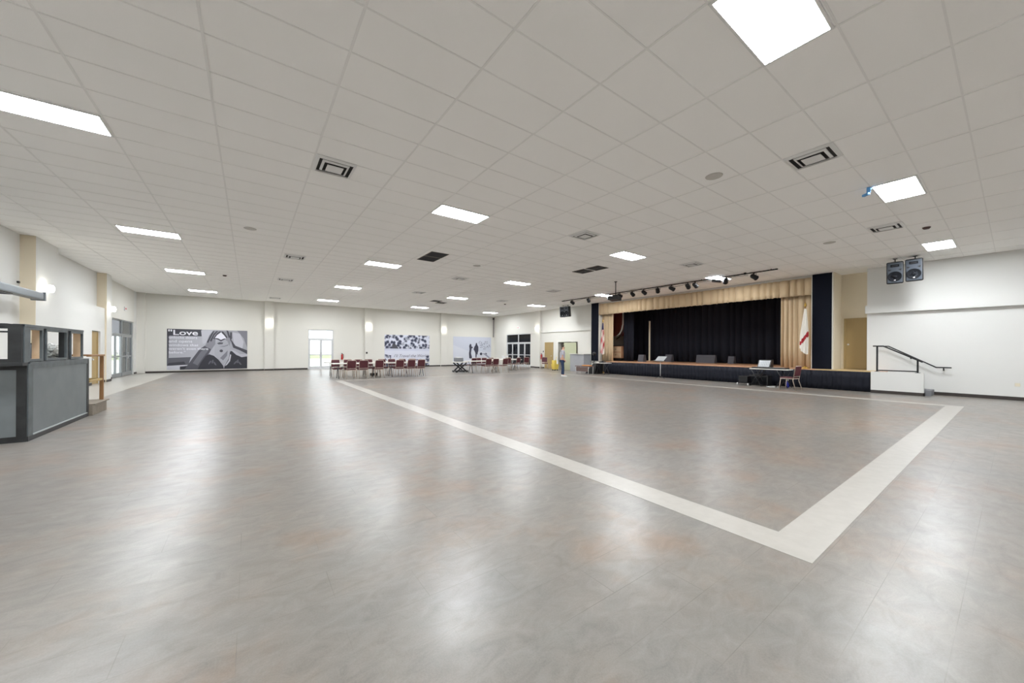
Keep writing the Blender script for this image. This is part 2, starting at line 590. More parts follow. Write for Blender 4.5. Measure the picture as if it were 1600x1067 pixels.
# glazed doors.  axis 'y' = door runs along Y on a wall of constant X, 'x' = along X
def storefront(name, axis, c, a0, a1, ztr, ztop, bays, M_pane, clear_first=False, frame_m=None):
    FM = frame_m or M_alu
    """c: plane coordinate, bays: number of double doors"""
    def B(mb, u0, u1, z0, z1, d0, d1, m):
        if axis == 'y':
            mb.box(c + d0, u0, z0, c + d1, u1, z1, m)
        else:
            mb.box(u0, c + d0, z0, u1, c + d1, z1, m)
    root = bpy.data.objects.new(name, None)
    COL.objects.link(root)
    root['kind'] = S
    fr = MB()
    t = 0.05
    B(fr, a0, a0 + t, 0, ztop, -0.05, 0.05, FM)
    B(fr, a1 - t, a1, 0, ztop, -0.05, 0.05, FM)
    B(fr, a0 + t, a1 - t, ztop - t, ztop, -0.05, 0.05, FM)
    B(fr, a0 + t, a1 - t, ztr - 0.04, ztr + 0.04, -0.05, 0.05, FM)
    wb = (a1 - a0) / bays
    for k in range(1, bays):
        B(fr, a0 + k * wb - 0.05, a0 + k * wb + 0.05, 0, ztr - 0.04, -0.05, 0.05, FM)
        B(fr, a0 + k * wb - 0.04, a0 + k * wb + 0.04, ztr + 0.04, ztop - t, -0.05, 0.05, FM)
    fr.obj('door_frame', root)
    for k in range(bays):
        p = MB()
        B(p, a0 + k * wb + 0.05, a0 + (k + 1) * wb - 0.05, ztr + 0.04, ztop - t, -0.006, 0.006, M_pane)
        p.obj('transom_pane', root)
        mid = a0 + (k + .5) * wb
        for (u0, u1, hs) in ((a0 + k * wb + 0.055, mid - 0.004, 1), (mid + 0.004, a0 + (k + 1) * wb - 0.055, -1)):
            lf = MB()
            s = 0.065
            B(lf, u0, u0 + s, 0.01, ztr - 0.045, -0.03, 0.03, FM)
            B(lf, u1 - s, u1, 0.01, ztr - 0.045, -0.03, 0.03, FM)
            B(lf, u0 + s, u1 - s, ztr - 0.045 - s, ztr - 0.045, -0.03, 0.03, FM)
            B(lf, u0 + s, u1 - s, 0.01, 0.2, -0.03, 0.03, FM)
            B(lf, u0 + s, u1 - s, 0.98, 1.04, -0.03, 0.03, FM)
            lo = lf.obj('door_leaf', root)
            PM = G_clear if (clear_first and k == 0) else M_pane
            pp = MB()
            B(pp, u0 + s, u1 - s, 0.2, 0.98, -0.005, 0.005, PM)
            B(pp, u0 + s, u1 - s, 1.04, ztr - 0.045 - s, -0.005, 0.005, PM)
            pp.obj('glass_pane', lo)
            hd = MB()
            sgn = -1 if (axis == 'x' or c > 0) else 1
            hb = u1 - 0.05 if hs == 1 else u0 + 0.05
            q = (lambda u, z, d: (c + d, u, z)) if axis == 'y' else (lambda u, z, d: (u, c + d, z))
            hd.tube([q(hb, 0.9, sgn * 0.03), q(hb, 0.9, sgn * 0.08), q(hb, 1.2, sgn * 0.08), q(hb, 1.2, sgn * 0.03)], 0.012, M_alu)
            hd.obj('door_handle', lo)
    return root


storefront('door_1', 'y', X0 - 0.1, D1, D2, 2.10, 2.83, 2, G_tint, clear_first=True)
M_wframe = mat('white_aluminium', (205, 207, 208), 0.4)
storefront('door_2', 'x', Y1 + 0.1, DX0, DX1, 2.13, 2.78, 1, G_clear, frame_m=M_wframe)
storefront('door_3', 'y', 18.85, RD0, RD1, 2.05, 2.80, 2, G_tint, frame_m=M_wframe)
# dark vestibule behind the right-hand glass doors
vb = MB()
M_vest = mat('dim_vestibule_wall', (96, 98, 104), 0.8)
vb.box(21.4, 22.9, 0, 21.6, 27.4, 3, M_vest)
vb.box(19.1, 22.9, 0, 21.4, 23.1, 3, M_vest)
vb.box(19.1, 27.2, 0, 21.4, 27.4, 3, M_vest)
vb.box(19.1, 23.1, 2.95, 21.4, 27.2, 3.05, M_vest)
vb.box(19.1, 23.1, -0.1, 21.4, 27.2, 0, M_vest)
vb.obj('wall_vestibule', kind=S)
# dim vestibule behind part of the left glass doors
vb = MB()
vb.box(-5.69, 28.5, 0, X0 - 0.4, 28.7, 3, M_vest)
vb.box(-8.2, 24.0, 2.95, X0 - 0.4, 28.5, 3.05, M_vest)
vb.obj('wall_porch', kind=S)


def plain_door(name, axis, c, a0, a1, z0, z1, sgn, frame=0.06, knob_at=None):
    root = bpy.data.objects.new(name, None)
    COL.objects.link(root)
    root['kind'] = S

    def B(mb, u0, u1, y0, y1, d0, d1, m, bev=0):
        if axis == 'y':
            mb.box(c + sgn * d0, u0, y0, c + sgn * d1, u1, y1, m, bev)
    fr = MB()
    B(fr, a0, a0 + frame, z0, z1, 0, 0.04, M_doort)
    B(fr, a1 - frame, a1, z0, z1, 0, 0.04, M_doort)
    B(fr, a0 + frame, a1 - frame, z1 - frame, z1, 0, 0.04, M_doort)
    fr.obj('door_frame', root)
    lf = MB()
    B(lf, a0 + frame, a1 - frame, z0 + 0.01, z1 - frame, -0.03, 0.015, M_doort)
    lo = lf.obj('door_leaf', root)
    k = MB()
    ku = knob_at
    k.lathe([(0.012, 0), (0.012, 0.04), (0.03, 0.05), (0.034, 0.07), (0.02, 0.085), (0, 0.088)], M_whitem, 14,
            T(c + sgn * 0.015, ku, z0 + 0.98) @ RY(sgn * PI / 2))
    k.obj('door_knob', lo)
    return root


plain_door('door_4', 'y', 19.5, 3.16, 4.08, 0.745, 2.77, -1, knob_at=3.94)
plain_door('door_5', 'y', 18.75, 20.62, 21.58, 0.0, 2.03, -1, knob_at=20.78)
plain_door('door_6', 'y', -4.99, 20.75, 21.67, 0.0, 2.08, 1, knob_at=20.9)

# ---------------------------------------------------------------- stage
SX = 17.95
stg = MB()
stg.box(SX + 0.02, 3.02, 0, 18.6, 15.05, 0.715, M_black)
stg.box(18.6, 3.28, 0, 18.75, 15.9, 0.715, M_black)
stg.box(18.95, 3.02, 0, 22.6, 18.6, 0.715, M_black)
stg.box(SX - 0.02, 4.6, 0.715, 22.6, 15.05, 0.745, M_deck)
stg.box(18.95, 15.05, 0.715, 22.6, 18.6, 0.745, M_deck)
stg.box(SX - 0.02, 3.0, 0.715, 19.5, 4.6, 0.745, M_tandeck)
so = stg.obj('stage')
so['kind'] = S
tag(so, 'raised wooden stage with orange-brown deck along the right wall', 'stage')


def pleated(axis, c, u0, u1, z0, z1, amp, per, m, zsteps=6, wob=0.35, thick=0.012, hemjit=0.0, seed=1):
    """a pleated cloth with thickness; runs along u from u0 to u1 at plane coordinate c"""
    rnd = random.Random(seed)
    n = max(8, int((u1 - u0) / per * 10))
    ph = 0
    prof = []
    f = 1.0
    a = 1.0
    for k in range(n + 1):
        if k % 10 == 0:
            f = 1 + rnd.uniform(-wob, wob)
            a = rnd.uniform(0.55, 1.1)
        ph += 2 * PI / 10 * f
        prof.append(amp * (0.5 - abs(math.sin(ph / 2)) ** 0.6) * 2 * (0.7 + 0.3 * a))
    jit = [rnd.uniform(-hemjit, hemjit) for _ in range(n + 1)]
    mb = MB()
    vs = []
    for side in (0, thick):
        for zi in range(zsteps + 1):
            t = zi / zsteps
            sp = 0.8 + 0.2 * (1 - t)
            for k in range(n + 1):
                u = u0 + (u1 - u0) * k / n
                z = z0 + (z1 - z0) * t + (jit[k] if zi == 0 else 0)
                d = c + prof[k] * sp + side
                vs.append((d, u, z) if axis == 'y' else (u, d, z))
    W = n + 1
    fs = []
    off = W * (zsteps + 1)
    for s_ in (0, 1):
        for zi in range(zsteps):
            for k in range(n):
                q = (zi * W + k, zi * W + k + 1, (zi + 1) * W + k + 1, (zi + 1) * W + k)
                q = tuple(i + s_ * off for i in q)
                fs.append(q if s_ == 0 else q[::-1])
    for k in range(n):
        fs.append((k, k + 1, off + k + 1, off + k))
        b = zsteps * W
        fs.append((b + k, b + k + 1, off + b + k + 1, off + b + k))
    for zi in range(zsteps):
        for k in (0, n):
            i0, i1 = zi * W + k, (zi + 1) * W + k
            fs.append((i0, i1, off + i1, off + i0))
    mb.poly(vs, fs, m, smooth=True)
    return mb


tag(pleated('y', 17.90, 3.04, 15.0, 0.005, 0.71, 0.022, 0.17, M_skirt, 3, seed=3).obj('stage_skirt'),
    'black pleated skirt hanging along the front edge of the stage', 'stage skirt')
tag(pleated('y', 18.43, 4.86, 15.88, 3.73, 4.43, 0.075, 0.30, M_tan, 4, hemjit=0.012, seed=5).obj('valance'),
    'long tan pleated valance hanging across the top of the stage', 'valance')
tag(pleated('y', 18.72, 4.9, 5.98, 0.75, 4.30, 0.075, 0.19, M_tan, 4, seed=8).obj('stage_curtain'),
    'tan pleated stage curtain drawn to the right side beside the white flag', 'curtain', 'tan side curtains')
tag(pleated('y', 18.72, 14.98, 15.84, 0.75, 4.30, 0.06, 0.19, M_tan, 4, seed=9).obj('stage_curtain'),
    'tan pleated stage curtain at the left side behind the striped flag', 'curtain', 'tan side curtains')
tag(pleated('y', 21.9, 4.0, 16.45, 0.76, 4.45, 0.11, 0.36, M_velvet, 4, seed=12).obj('backdrop_curtain'),
    'wide black velvet curtain closing the back of the stage', 'curtain')
tag(pleated('y', 19.75, 14.2, 14.95, 0.76, 4.45, 0.05, 0.25, M_velvet, 4, seed=13).obj('leg_curtain'),
    'narrow black side curtain hanging at the left wing of the stage', 'curtain')
tag(pleated('y', 21.2, 15.3, 17.2, 2.45, 4.45, 0.03, 0.4, M_brick, 4, seed=15).obj('red_drape'),
    'brick-red drape high in the left wing behind the tan curtain', 'drape')


def cloth_panel(y0, y1, label):
    m = MB()
    m.box(18.44, y0, 0.748, 18.515, y1, 4.535, M_panelb, 0.01)
    r = thing('proscenium_panel', label, 'stage panel', (0, 0, 0), 0, 'black panels flanking the stage')
    m.obj('cloth_face', r)
    e = MB()
    for yy in (y0 - 0.02, y1 + 0.0):
        e.box(18.42, yy, 0.748, 18.515, yy + 0.02, 4.535, M_wall)
    e.obj('edge_trim', r)


cloth_panel(4.22, 4.84, 'tall black cloth panel right of the stage opening, beside the tan door recess')
cloth_panel(15.92, 16.56, 'tall black cloth panel left of the stage opening, beside the white wall')

# stair at the right end of the stage: low side wall, steps, rail
sb = MB()
sb.box(17.84, 1.77, 0, 18.0, 3.02, 0.745, M_wallw)
sb.box(17.82, 1.75, 0, 17.84, 3.02, 0.1, M_base)
sb.box(17.82, 1.75, 0, 18.0, 1.77, 0.1, M_base)
tag(sb.obj('stair_side_wall', kind=S), 'low white side wall of the stage stair', 'stair wall')
ss = MB()
for k in range(4):
    z1 = 0.745 - 0.186 * k
    ss.box(18.01, 2.72 - 0.3 * k if k < 3 else 1.62, 0, 18.72, 3.0 - 0.3 * k if k else 3.0, z1 if k else 0.74, M_grey if k else M_deck)
tag(ss.obj('stair_steps', kind=S), 'grey steps leading up to the right end of the stage', 'stairs')
hr = thing('stair_railing', 'black metal railing with two posts standing on the low white stair wall', 'railing', (17.92, 0, 0.745))
m = MB()
m.tube([(0, 2.98, 0.895), (0, 2.72, 0.895), (0, 1.80, 0.36)], 0.022, M_blackm)
m.obj('handrail', hr)
for yy, zz in ((2.87, 0.89), (1.91, 0.42)):
    m = MB()
    m.box(-0.022, yy - 0.022, 0.012, 0.022, yy + 0.022, zz, M_blackm)
    m.box(-0.05, yy - 0.06, 0, 0.05, yy + 0.06, 0.012, M_blackm)
    m.obj('post', hr)
m = MB()
m.box(-0.02, 1.93, 0.03, 0.02, 2.85, 0.065, M_blackm)
m.obj('bottom_rail', hr)
hr = thing('wall_handrail', 'black sloping handrail fixed to the white wall beside the stage steps', 'railing', (18.6, 0, 0))
m = MB()
m.tube([(0, 2.95, 1.64), (0, 2.69, 1.64), (0, 1.57, 0.93), (0, 1.24, 0.93)], 0.02, M_blackm)
m.obj('handrail', hr)
for yy, zz in ((1.41, 0.93), (2.15, 1.30)):
    m = MB()
    m.tube([(0, yy, zz - 0.01), (0.02, yy, zz - 0.09), (0.15, yy, zz - 0.09)], 0.014, M_blackm)
    m.obj('bracket', hr)
m = MB()
m.box(18.735, -0.07, 0.42, 18.75, 0.03, 0.52, mat('cream_plate', (222, 214, 192), 0.5), 0.004)
tag(m.obj('wall_outlet'), 'small cream wall outlet low on the white wall at far right', 'outlet')

# ================================================================ CEILING FIXTURES
ORD = ['first', 'second', 'third', 'fourth', 'fifth', 'sixth', 'seventh', 'eighth']
proto = None
colname = ['leftmost row', 'second row from the left', 'third row from the left', 'row nearest the stage']
for ci in range(4):
    lx = GX + (ci * 5 - 5) * PX
    if ci == 3:
        lx += 0.02
    for rj in range(-1, 5):
        ly = GY + rj * 10 * PY + 0.01
        lx = GX + (ci * 5 - 5) * PX + (0.02 if ci == 3 else 0) + 0.009 * max(0, ly - 7)
        if ci == 0 and rj == -1:
            pass
        if proto is None:
            proto = thing('ceiling_light', '', 'ceiling light', (0, 0, 0), 0, 'square-cornered ceiling light panels')
            m = MB()
            for (u0, v0, u1, v1) in ((0.01, 0.01, PX - 0.01, 0.035), (0.01, PY - 0.035, PX - 0.01, PY - 0.01), (0.01, 0.035, 0.035, PY - 0.035), (PX - 0.035, 0.035, PX - 0.01, PY - 0.035)):
                m.box(u0, v0, -0.02, u1, v1, -0.001, M_whitem)
            m.obj('frame', proto)
            m = MB()
            m.box(0.036, 0.036, -0.014, PX - 0.036, PY - 0.036, -0.002, M_lamp)
            m.obj('diffuser', proto)
            r = proto
            r.location = (lx, ly, ZC)
        else:
            r = dup(proto, (lx, ly, ZC), 0, '')
        if rj < 0:
            r['label'] = 'glowing ceiling panel behind the camera in the %s' % colname[ci]
            if ci == 0:
                r['label'] = 'glowing ceiling panel behind the camera in the leftmost row'
        else:
            r['label'] = 'glowing ceiling panel, %s from the camera in the %s' % (ORD[rj], colname[ci])
for k, r in enumerate([o for o in COL.objects if o.name.startswith('ceiling_light')]):
    if 'first' in r['label'] and 'third row' in r['label']:
        r['label'] = 'glowing ceiling panel with blue tape at its corner'
# the panel cut by the top edge
# (row two from the left, nearest)
b = MB()
b.box(0, 0, 0, 0.07, 0.03, 0.006, M_blue, 0, T(9.50, 1.60, ZC - 0.03) @ RZ(0.6))
b.box(-0.02, -0.05, -0.11, 0.03, 0.0, 0.0, M_blue, 0.006, T(9.42, 1.66, ZC - 0.01) @ RZ(0.4))
b.box(-0.05, -0.02, -0.15, 0.07, 0.03, -0.11, M_blue, 0.006, T(9.42, 1.66, ZC - 0.01) @ RZ(0.9))
tag(b.obj('blue_tape_tag'), 'small blue tape tag hanging at the corner of a ceiling light', 'tag')

# square supply diffusers (concentric louvres)
vproto = None
VENTS = [(0.853, 6.50, 'white square air vent nearest the camera on the left half of the ceiling'),
         (6.96, 1.60, 'large white square air vent between the nearest two right-hand light panels'),
         (0.92, 13.95, 'square air vent, second from the camera on the left half of the ceiling'),
         (7.0, 6.50, 'dark square air vent left of the middle ceiling light panel'),
         (12.50, 1.60, 'square air vent near the white right wall beside the black detector'),
         (12.50, 6.50, 'dark square air vent just in front of the stage lighting track'),
         (1.0, 18.9, 'square air vent, third from the camera on the left half of the ceiling'),
         (7.1, 13.85, 'square air vent in the middle of the ceiling, left of the small wide panel'),
         (7.15, 18.75, 'small far air vent over the white posters, left of the paired grilles'),
         (12.55, 13.85, 'far air vent above the hanging dark loudspeakers'),
         (12.65, 18.75, 'far air vent above the right-hand glass doors'),
         (0.95, 26.3, 'farthest air vent on the left, near the pilaster by the poster')]
for x, y, lb in VENTS:
    if vproto is None:
        vproto = thing('air_vent', lb, 'air vent', (x, y, ZC), 0, 'square ceiling air vents')
        m = MB()
        m.box(0.03, 0.03, -0.004, 0.58, 0.58, -0.001, M_ventd)
        m.obj('dark_backing', vproto)
        for k, (a, hh, zz) in enumerate(((0.0, 0.05, 0), (0.10, 0.035, -0.012), (0.18, 0.2, -0.022))):
            m = MB()
            b_ = 0.61 - a
            if k < 2:
                t_ = hh
                z0, z1 = -0.022 + zz, -0.004
                # sloping square rings
                def ring(o0, zz0, o1, zz1):
                    vs = []
                    for (o, z) in ((o0, zz0), (o1, zz1), (o1, zz1 - 0.006), (o0, zz0 - 0.006)):
                        vs += [(o, o, z), (0.61 - o, o, z), (0.61 - o, 0.61 - o, z), (o, 0.61 - o, z)]
                    fs = []
                    for q in range(4):
                        for e in range(4):
                            fs.append((q * 4 + e, q * 4 + (e + 1) % 4, ((q + 1) % 4) * 4 + (e + 1) % 4, ((q + 1) % 4) * 4 + e))
                    m.poly(vs, fs, M_whitem)
                ring(a, -0.006 + zz, a + t_, -0.03 + zz * 0.6)
            else:
                m.box(a, a, -0.052, b_, b_, -0.044, M_whitem, 0.003)
            m.obj('louvre', vproto)
    else:
        dup(vproto, (x, y, ZC), 0, lb)

# return grilles
gp = None
for x, y, lb in ((4.66, 10.82, 'dark return grille on the left ceiling, nearer the camera of its pair'),
                 (4.66, 11.48, 'dark return grille on the left ceiling, farther of its pair'),
                 (10.32, 8.97, 'dark return grille left of the stage lights, nearer of its pair'),
                 (10.32, 9.68, 'dark return grille left of the stage lights, farther of its pair'),
                 (9.4, 21.5, 'small far dark return grille, left of its pair'),
                 (10.02, 22.12, 'small far dark return grille, right of its pair')):
    if gp is None:
        gp = thing('return_grille', lb, 'air vent', (x, y, ZC), 0, 'dark return grilles in pairs')
        m = MB()
        m.box(0, 0, -0.004, 0.6, 0.6, -0.001, M_filt)
        m.obj('filter', gp)
        m = MB()
        for e in ((0, 0, 0.6, 0.02), (0, 0.58, 0.6, 0.6), (0, 0.02, 0.02, 0.58), (0.58, 0.02, 0.6, 0.58)):
            m.box(e[0], e[1], -0.014, e[2], e[3], -0.004, M_filt)
        m.obj('frame', gp)
        m = MB()
        for k in range(14):
            m.box(0.02, 0.04 + k * 0.04, -0.013, 0.58, 0.046 + k * 0.04, -0.005, M_greyleg)
        m.obj('grille', gp)
    else:
        dup(gp, (x, y, ZC), 0, lb)

M_spkr = mat('ceiling_speaker_grille', (196, 193, 187), 0.7)
for k, (x, y, lb) in enumerate(((6.67, 3.15, 'round ceiling speaker grille between the two nearest vents'),
                                (13.39, 3.13, 'round ceiling speaker grille near the stage end of the right wall'),
                                (0.0, 11.61, 'round ceiling speaker grille on the left half of the ceiling'),
                                (6.8, 11.68, 'round ceiling speaker grille in the middle of the ceiling'))):
    m = MB()
    m.lathe([(0.0, -0.012), (0.11, -0.012), (0.135, -0.008), (0.14, -0.001), (0.0, -0.001)], M_spkr, 24)
    o = m.obj('ceiling_speaker')
    o.location = (x, y, ZC)
    tag(o, lb, 'ceiling speaker', 'round ceiling speakers')
for x, y, lb in ((13.64, 1.32, 'small dark detector on the ceiling right of the near air vent'),
                 (-0.87, 19.7, 'small dark detector on the left far ceiling'),
                 (14.07, 20.35, 'small dark detector on the far ceiling left of the hanging loudspeakers')):
    m = MB()
    m.lathe([(0.0, -0.05), (0.05, -0.045), (0.07, -0.02), (0.075, -0.001), (0, -0.001)], mat('dark_detector', (70, 48, 44), 0.5), 18)
    o = m.obj('ceiling_detector')
    o.location = (x, y, ZC)
    tag(o, lb, 'detector', 'dark ceiling detectors')

# lighting track with stage lamps
TX = 15.9
r = thing('lighting_track', 'thin dark lighting track with loose cable along the ceiling before the stage', 'lighting track', (TX, 0, ZC))
m = MB()
m.box(-0.02, 5.2, -0.07, 0.02, 16.7, -0.03, M_blackm)
m.obj('track', r)
for yy in (5.4, 8.0, 11.0, 14.0, 16.5):
    m = MB()
    m.box(-0.01, yy, -0.03, 0.01, yy + 0.02, 0, M_blackm)
    m.obj('hanger', r)
m = MB()
pts = []
for k in range(61):
    yy = 6.2 + k * 0.16
    pts.append((0.035, yy, -0.08 - 0.05 * abs(math.sin(yy * 1.9)) - 0.01 * math.sin(yy * 7)))
m.tube(pts, 0.009, M_black, 5)
m.obj('cable', r)
LAMPS = [(15.82, 'first'), (14.51, 'second'), (12.33, 'third'), (11.53, 'fourth'), (10.86, 'fifth'), (10.10, 'sixth'),
         (9.39, 'seventh'), (8.62, 'eighth'), (8.29, 'ninth'), (7.02, 'tenth'), (5.99, 'last')]
lp = None
for k, (yy, nm) in enumerate(LAMPS):
    lb = 'black stage spotlight on the lighting track, %s counted from the left' % nm
    if lp is None:
        lp = thing('stage_spotlight', lb, 'spotlight', (TX, yy, ZC - 0.07), 0, 'black spotlights on the track')
        A = T(0, 0, -0.14) @ RY(PI * 0.62)
        m = MB()
        m.lathe([(0, -0.13), (0.05, -0.13), (0.085, -0.09), (0.09, 0.10), (0.10, 0.12), (0.10, 0.135), (0.08, 0.135), (0.08, 0.08), (0, 0.08)], M_blackm, 18, A)
        m.obj('lamp_body', lp)
        m = MB()
        m.tube([(0, 0.105, -0.14), (0, 0.105, -0.03), (0, -0.105, -0.03), (0, -0.105, -0.14)], 0.009, M_blackm, 6)
        m.box(-0.02, -0.02, -0.035, 0.02, 0.02, -0.001, M_blackm)
        m.obj('yoke', lp)
        m = MB()
        m.lathe([(0, 0.0), (0.078, 0.0), (0.078, 0.01), (0, 0.012)], mat('lamp_lens', (120, 120, 116), 0.15), 18, A @ T(0, 0, 0.085))
        m.obj('lens', lp)
    else:
        q = dup(lp, (TX, yy, ZC - 0.07), (0.0, 0.5, -0.4, 0.2)[k % 4], lb)
m = MB()
m.box(-0.03, -0.04, -0.06, 0.03, 0.04, 0.07, M_blackm, 0.01)
o = m.obj('track_feed_box')
o.location = (TX, 6.30, ZC - 0.02)
tag(o, 'small black feed box on top of the lighting track, right end', 'feed box')
r = thing('small_projector', 'small dark projector hanging in front of the light panel by the stage', 'projector', (TX - 0.25, 7.22, ZC), 0.4)
m = MB()
m.box(-0.13, -0.17, -0.27, 0.13, 0.17, -0.18, M_greyleg, 0.015, RX(0.2))
m.obj('body', r)
m = MB()
m.box(-0.012, -0.012, -0.22, 0.012, 0.012, -0.001, M_blackm)
m.obj('pole', r)
r = thing('projector', 'black ceiling projector on a pole in front of the stage valance', 'projector', (13.4, 10.6, ZC), 0.2)
m = MB()
m.tube([(0, 0, 0), (0, 0, -0.62)], 0.022, M_blackm)
m.lathe([(0, -0.02), (0.07, -0.02), (0.07, -0.001), (0, -0.001)], M_blackm, 16)
m.obj('pole', r)
m = MB()
m.box(-0.2, -0.24, -0.86, 0.2, 0.24, -0.68, M_black, 0.03, RY(0.12))
m.box(-0.06, -0.06, -0.70, 0.06, 0.06, -0.6, M_black, 0.01)
m.obj('body', r)
m = MB()
m.lathe([(0, 0), (0.06, 0), (0.055, 0.05), (0.04, 0.05), (0.03, 0.02), (0, 0.02)], M_cone, 16, T(0.19, 0.1, -0.79) @ RY(PI / 2))
m.obj('lens', r)
r = thing('moving_head_light', 'grey stage light hanging left of the ceiling projector', 'stage light', (TX, 13.0, ZC - 0.07))
m = MB()
m.lathe([(0, -0.1), (0.07, -0.1), (0.09, 0), (0.09, 0.12), (0.0, 0.12)], M_grey, 16, T(0, 0, -0.2) @ RX(1.1))
m.obj('lamp_body', r)
m = MB()
m.tube([(0, 0.11, -0.2), (0, 0.11, -0.04), (0, -0.11, -0.04), (0, -0.11, -0.2)], 0.012, M_blackm, 6)
m.box(-0.03, -0.03, -0.05, 0.03, 0.03, -0.001, M_blackm)
m.obj('yoke', r)


# loudspeakers
def loudspeaker(label, loc, rz, group, tilt=0.12):
    r = thing('loudspeaker', label, 'loudspeaker', loc, rz, group)   # front faces local -X
    W2, H2 = 0.205, 0.36
    A = RY(-tilt)
    m = MB()
    t = bmesh.new()
    vs = []
    for zz in (-H2, H2):
        vs += [(-0.16, -W2, zz), (-0.16, W2, zz), (0.17, W2 * 0.62, zz), (0.17, -W2 * 0.62, zz)]
    tv = [t.verts.new(v) for v in vs]
    for fc in ((3, 2, 1, 0), (4, 5, 6, 7), (0, 1, 5, 4), (1, 2, 6, 5), (2, 3, 7, 6), (3, 0, 4, 7)):
        t.faces.new([tv[i] for i in fc])
    bmesh.ops.bevel(t, geom=list(t.edges), offset=0.035, segments=3, affect='EDGES', profile=0.5)
    m._merge(t, M_black, A)
    m.obj('cabinet', r)
    m = MB()
    m.box(-0.185, -W2 + 0.03, -H2 + 0.03, -0.155, W2 - 0.03, H2 - 0.03, M_spk, 0.012, A)
    m.obj('baffle', r)
    m = MB()
    F_ = A @ T(-0.186, 0, -0.12) @ RY(-PI / 2)
    m.lathe([(0.165, -0.001), (0.165, 0.012), (0.15, 0.012), (0.14, 0.002), (0.05, -0.004), (0, -0.004)], M_cone, 26, F_)
    m.lathe([(0.05, -0.003), (0.045, 0.012), (0.02, 0.02), (0, 0.021)], M_cone, 16, F_)
    m.obj('woofer', r)
    m = MB()
    m.box(-0.2, -0.10, 0.19, -0.18, 0.10, 0.27, M_cone, 0.008, A)
    m.box(-0.205, -0.07, 0.21, -0.195, 0.07, 0.25, M_black, 0.004, A)
    m.obj('horn', r)
    for sy in (-1, 1):
        m = MB()
        m.hexa([A @ Vector((-0.184, sy * 0.07, 0.10)), A @ Vector((-0.184, sy * 0.155, 0.13)), A @ Vector((-0.184, sy * 0.145, 0.06))],
               [A @ Vector((-0.190, sy * 0.07, 0.10)), A @ Vector((-0.190, sy * 0.155, 0.13)), A @ Vector((-0.190, sy * 0.145, 0.06))], M_black)
        m.obj('bass_port', r)
    m = MB()
    m.box(-0.2, -0.02, -0.255, -0.185, 0.02, -0.225, M_whitem, 0.003, A)
    m.obj('badge', r)
    m = MB()
    m.box(-0.01, -0.012, 0.33, 0.01, 0.012, 0.55, M_blackm)
    m.box(-0.05, -0.05, ZC - loc[2] - 0.01, 0.05, 0.05, ZC - loc[2] - 0.001, M_blackm)
    m.box(-0.01, -0.012, 0.33, 0.01, 0.012, ZC - loc[2] - 0.005, M_blackm)
    m.obj('hanging_bracket', r)
    return r


loudspeaker('grey and black loudspeaker hung by the right wall, left of the pair', (17.5, 2.385, 4.08), 0.10, 'loudspeakers hung by the right wall')
loudspeaker('grey and black loudspeaker hung by the right wall, right of the pair', (17.47, 1.93, 4.10), -0.05, 'loudspeakers hung by the right wall')
loudspeaker('dark loudspeaker hung left of the stage, left of the pair', (17.8, 18.58, 4.10), 0.5, 'loudspeakers hung left of the stage')
loudspeaker('dark loudspeaker hung left of the stage, right of the pair', (17.8, 18.10, 4.10), 0.15, 'loudspeakers hung left of the stage')

# wall sconces
sp = None
SCON = [(-4.85, 16.5, 3.15, 0, 'bright wall sconce on the left wall pilaster above the booth'),
        (-4.85, 22.56, 3.08, 0, 'bright wall sconce on the left wall beside the glass doors'),
        (1.045, Y1 - 0.10, 3.12, -PI / 2, 'bright wall sconce on the far pilaster right of the heart hands poster'),
        (7.34, Y1 - 0.10, 3.12, -PI / 2, 'bright wall sconce on the far pilaster right of the white glass door'),
        (13.55, Y1 - 0.10, 3.12, -PI / 2, 'bright wall sconce on the far pilaster between the two pale posters'),
        (18.62, 22.38, 3.15, PI, 'bright wall sconce on the right wall pilaster beside the dark doors')]
for x, y, z, rz, lb in SCON:
    if sp is None:
        sp = thing('wall_sconce', lb, 'wall light', (x, y, z), rz, 'bright cylinder wall sconces')
        m = MB()
        m.box(0, -0.06, -0.1, 0.015, 0.06, 0.1, M_whitem, 0.003)
        m.box(0.015, -0.02, -0.02, 0.05, 0.02, 0.02, M_whitem)
        m.obj('back_plate', sp)
        m = MB()
        m.lathe([(0.0, -0.11), (0.06, -0.10), (0.085, -0.06), (0.09, 0.0), (0.085, 0.06), (0.06, 0.10), (0, 0.11)], M_sconce, 20, T(0.12, 0, 0))
        m.obj('glass_shade', sp)
    else:
        dup(sp, (x, y, z), rz, lb)


def exit_sign(loc, rz, label):
    r = thing('exit_sign', label, 'exit sign', loc, rz, 'exit signs above the doors')
    m = MB()
    m.box(0, -0.16, -0.1, 0.04, 0.16, 0.1, M_whitem, 0.006)
    m.obj('housing', r)
    cu = bpy.data.curves.new('lettering', 'FONT')
    cu.body = 'EXIT'
    cu.size = 0.13
    cu.align_x = 'CENTER'
    cu.align_y = 'CENTER'
    cu.extrude = 0.002
    cu.materials.append(M_exit)
    o = bpy.data.objects.new('lettering', cu)
    COL.objects.link(o)
    o.parent = r
    o.matrix_local = T(0.044, 0, 0) @ RZ(PI / 2) @ RX(PI / 2)


exit_sign((X0, 26.41, 3.41), 0, 'small white exit sign with red letters above the left glass doors')
exit_sign((18.75, 25.07, 3.34), PI, 'small white exit sign with red letters above the dark right doors')

# conduit in the far right corner
m = MB()
m.tube([(18.6, Y1 - 0.05, 2.6), (18.6, Y1 - 0.05, 4.3)], 0.03, M_base, 8)
m.box(18.53, Y1 - 0.11, 4.25, 18.67, Y1 - 0.015, 4.42, M_base)
tag(m.obj('corner_conduit'), 'dark vertical conduit with box in the far right corner', 'conduit')

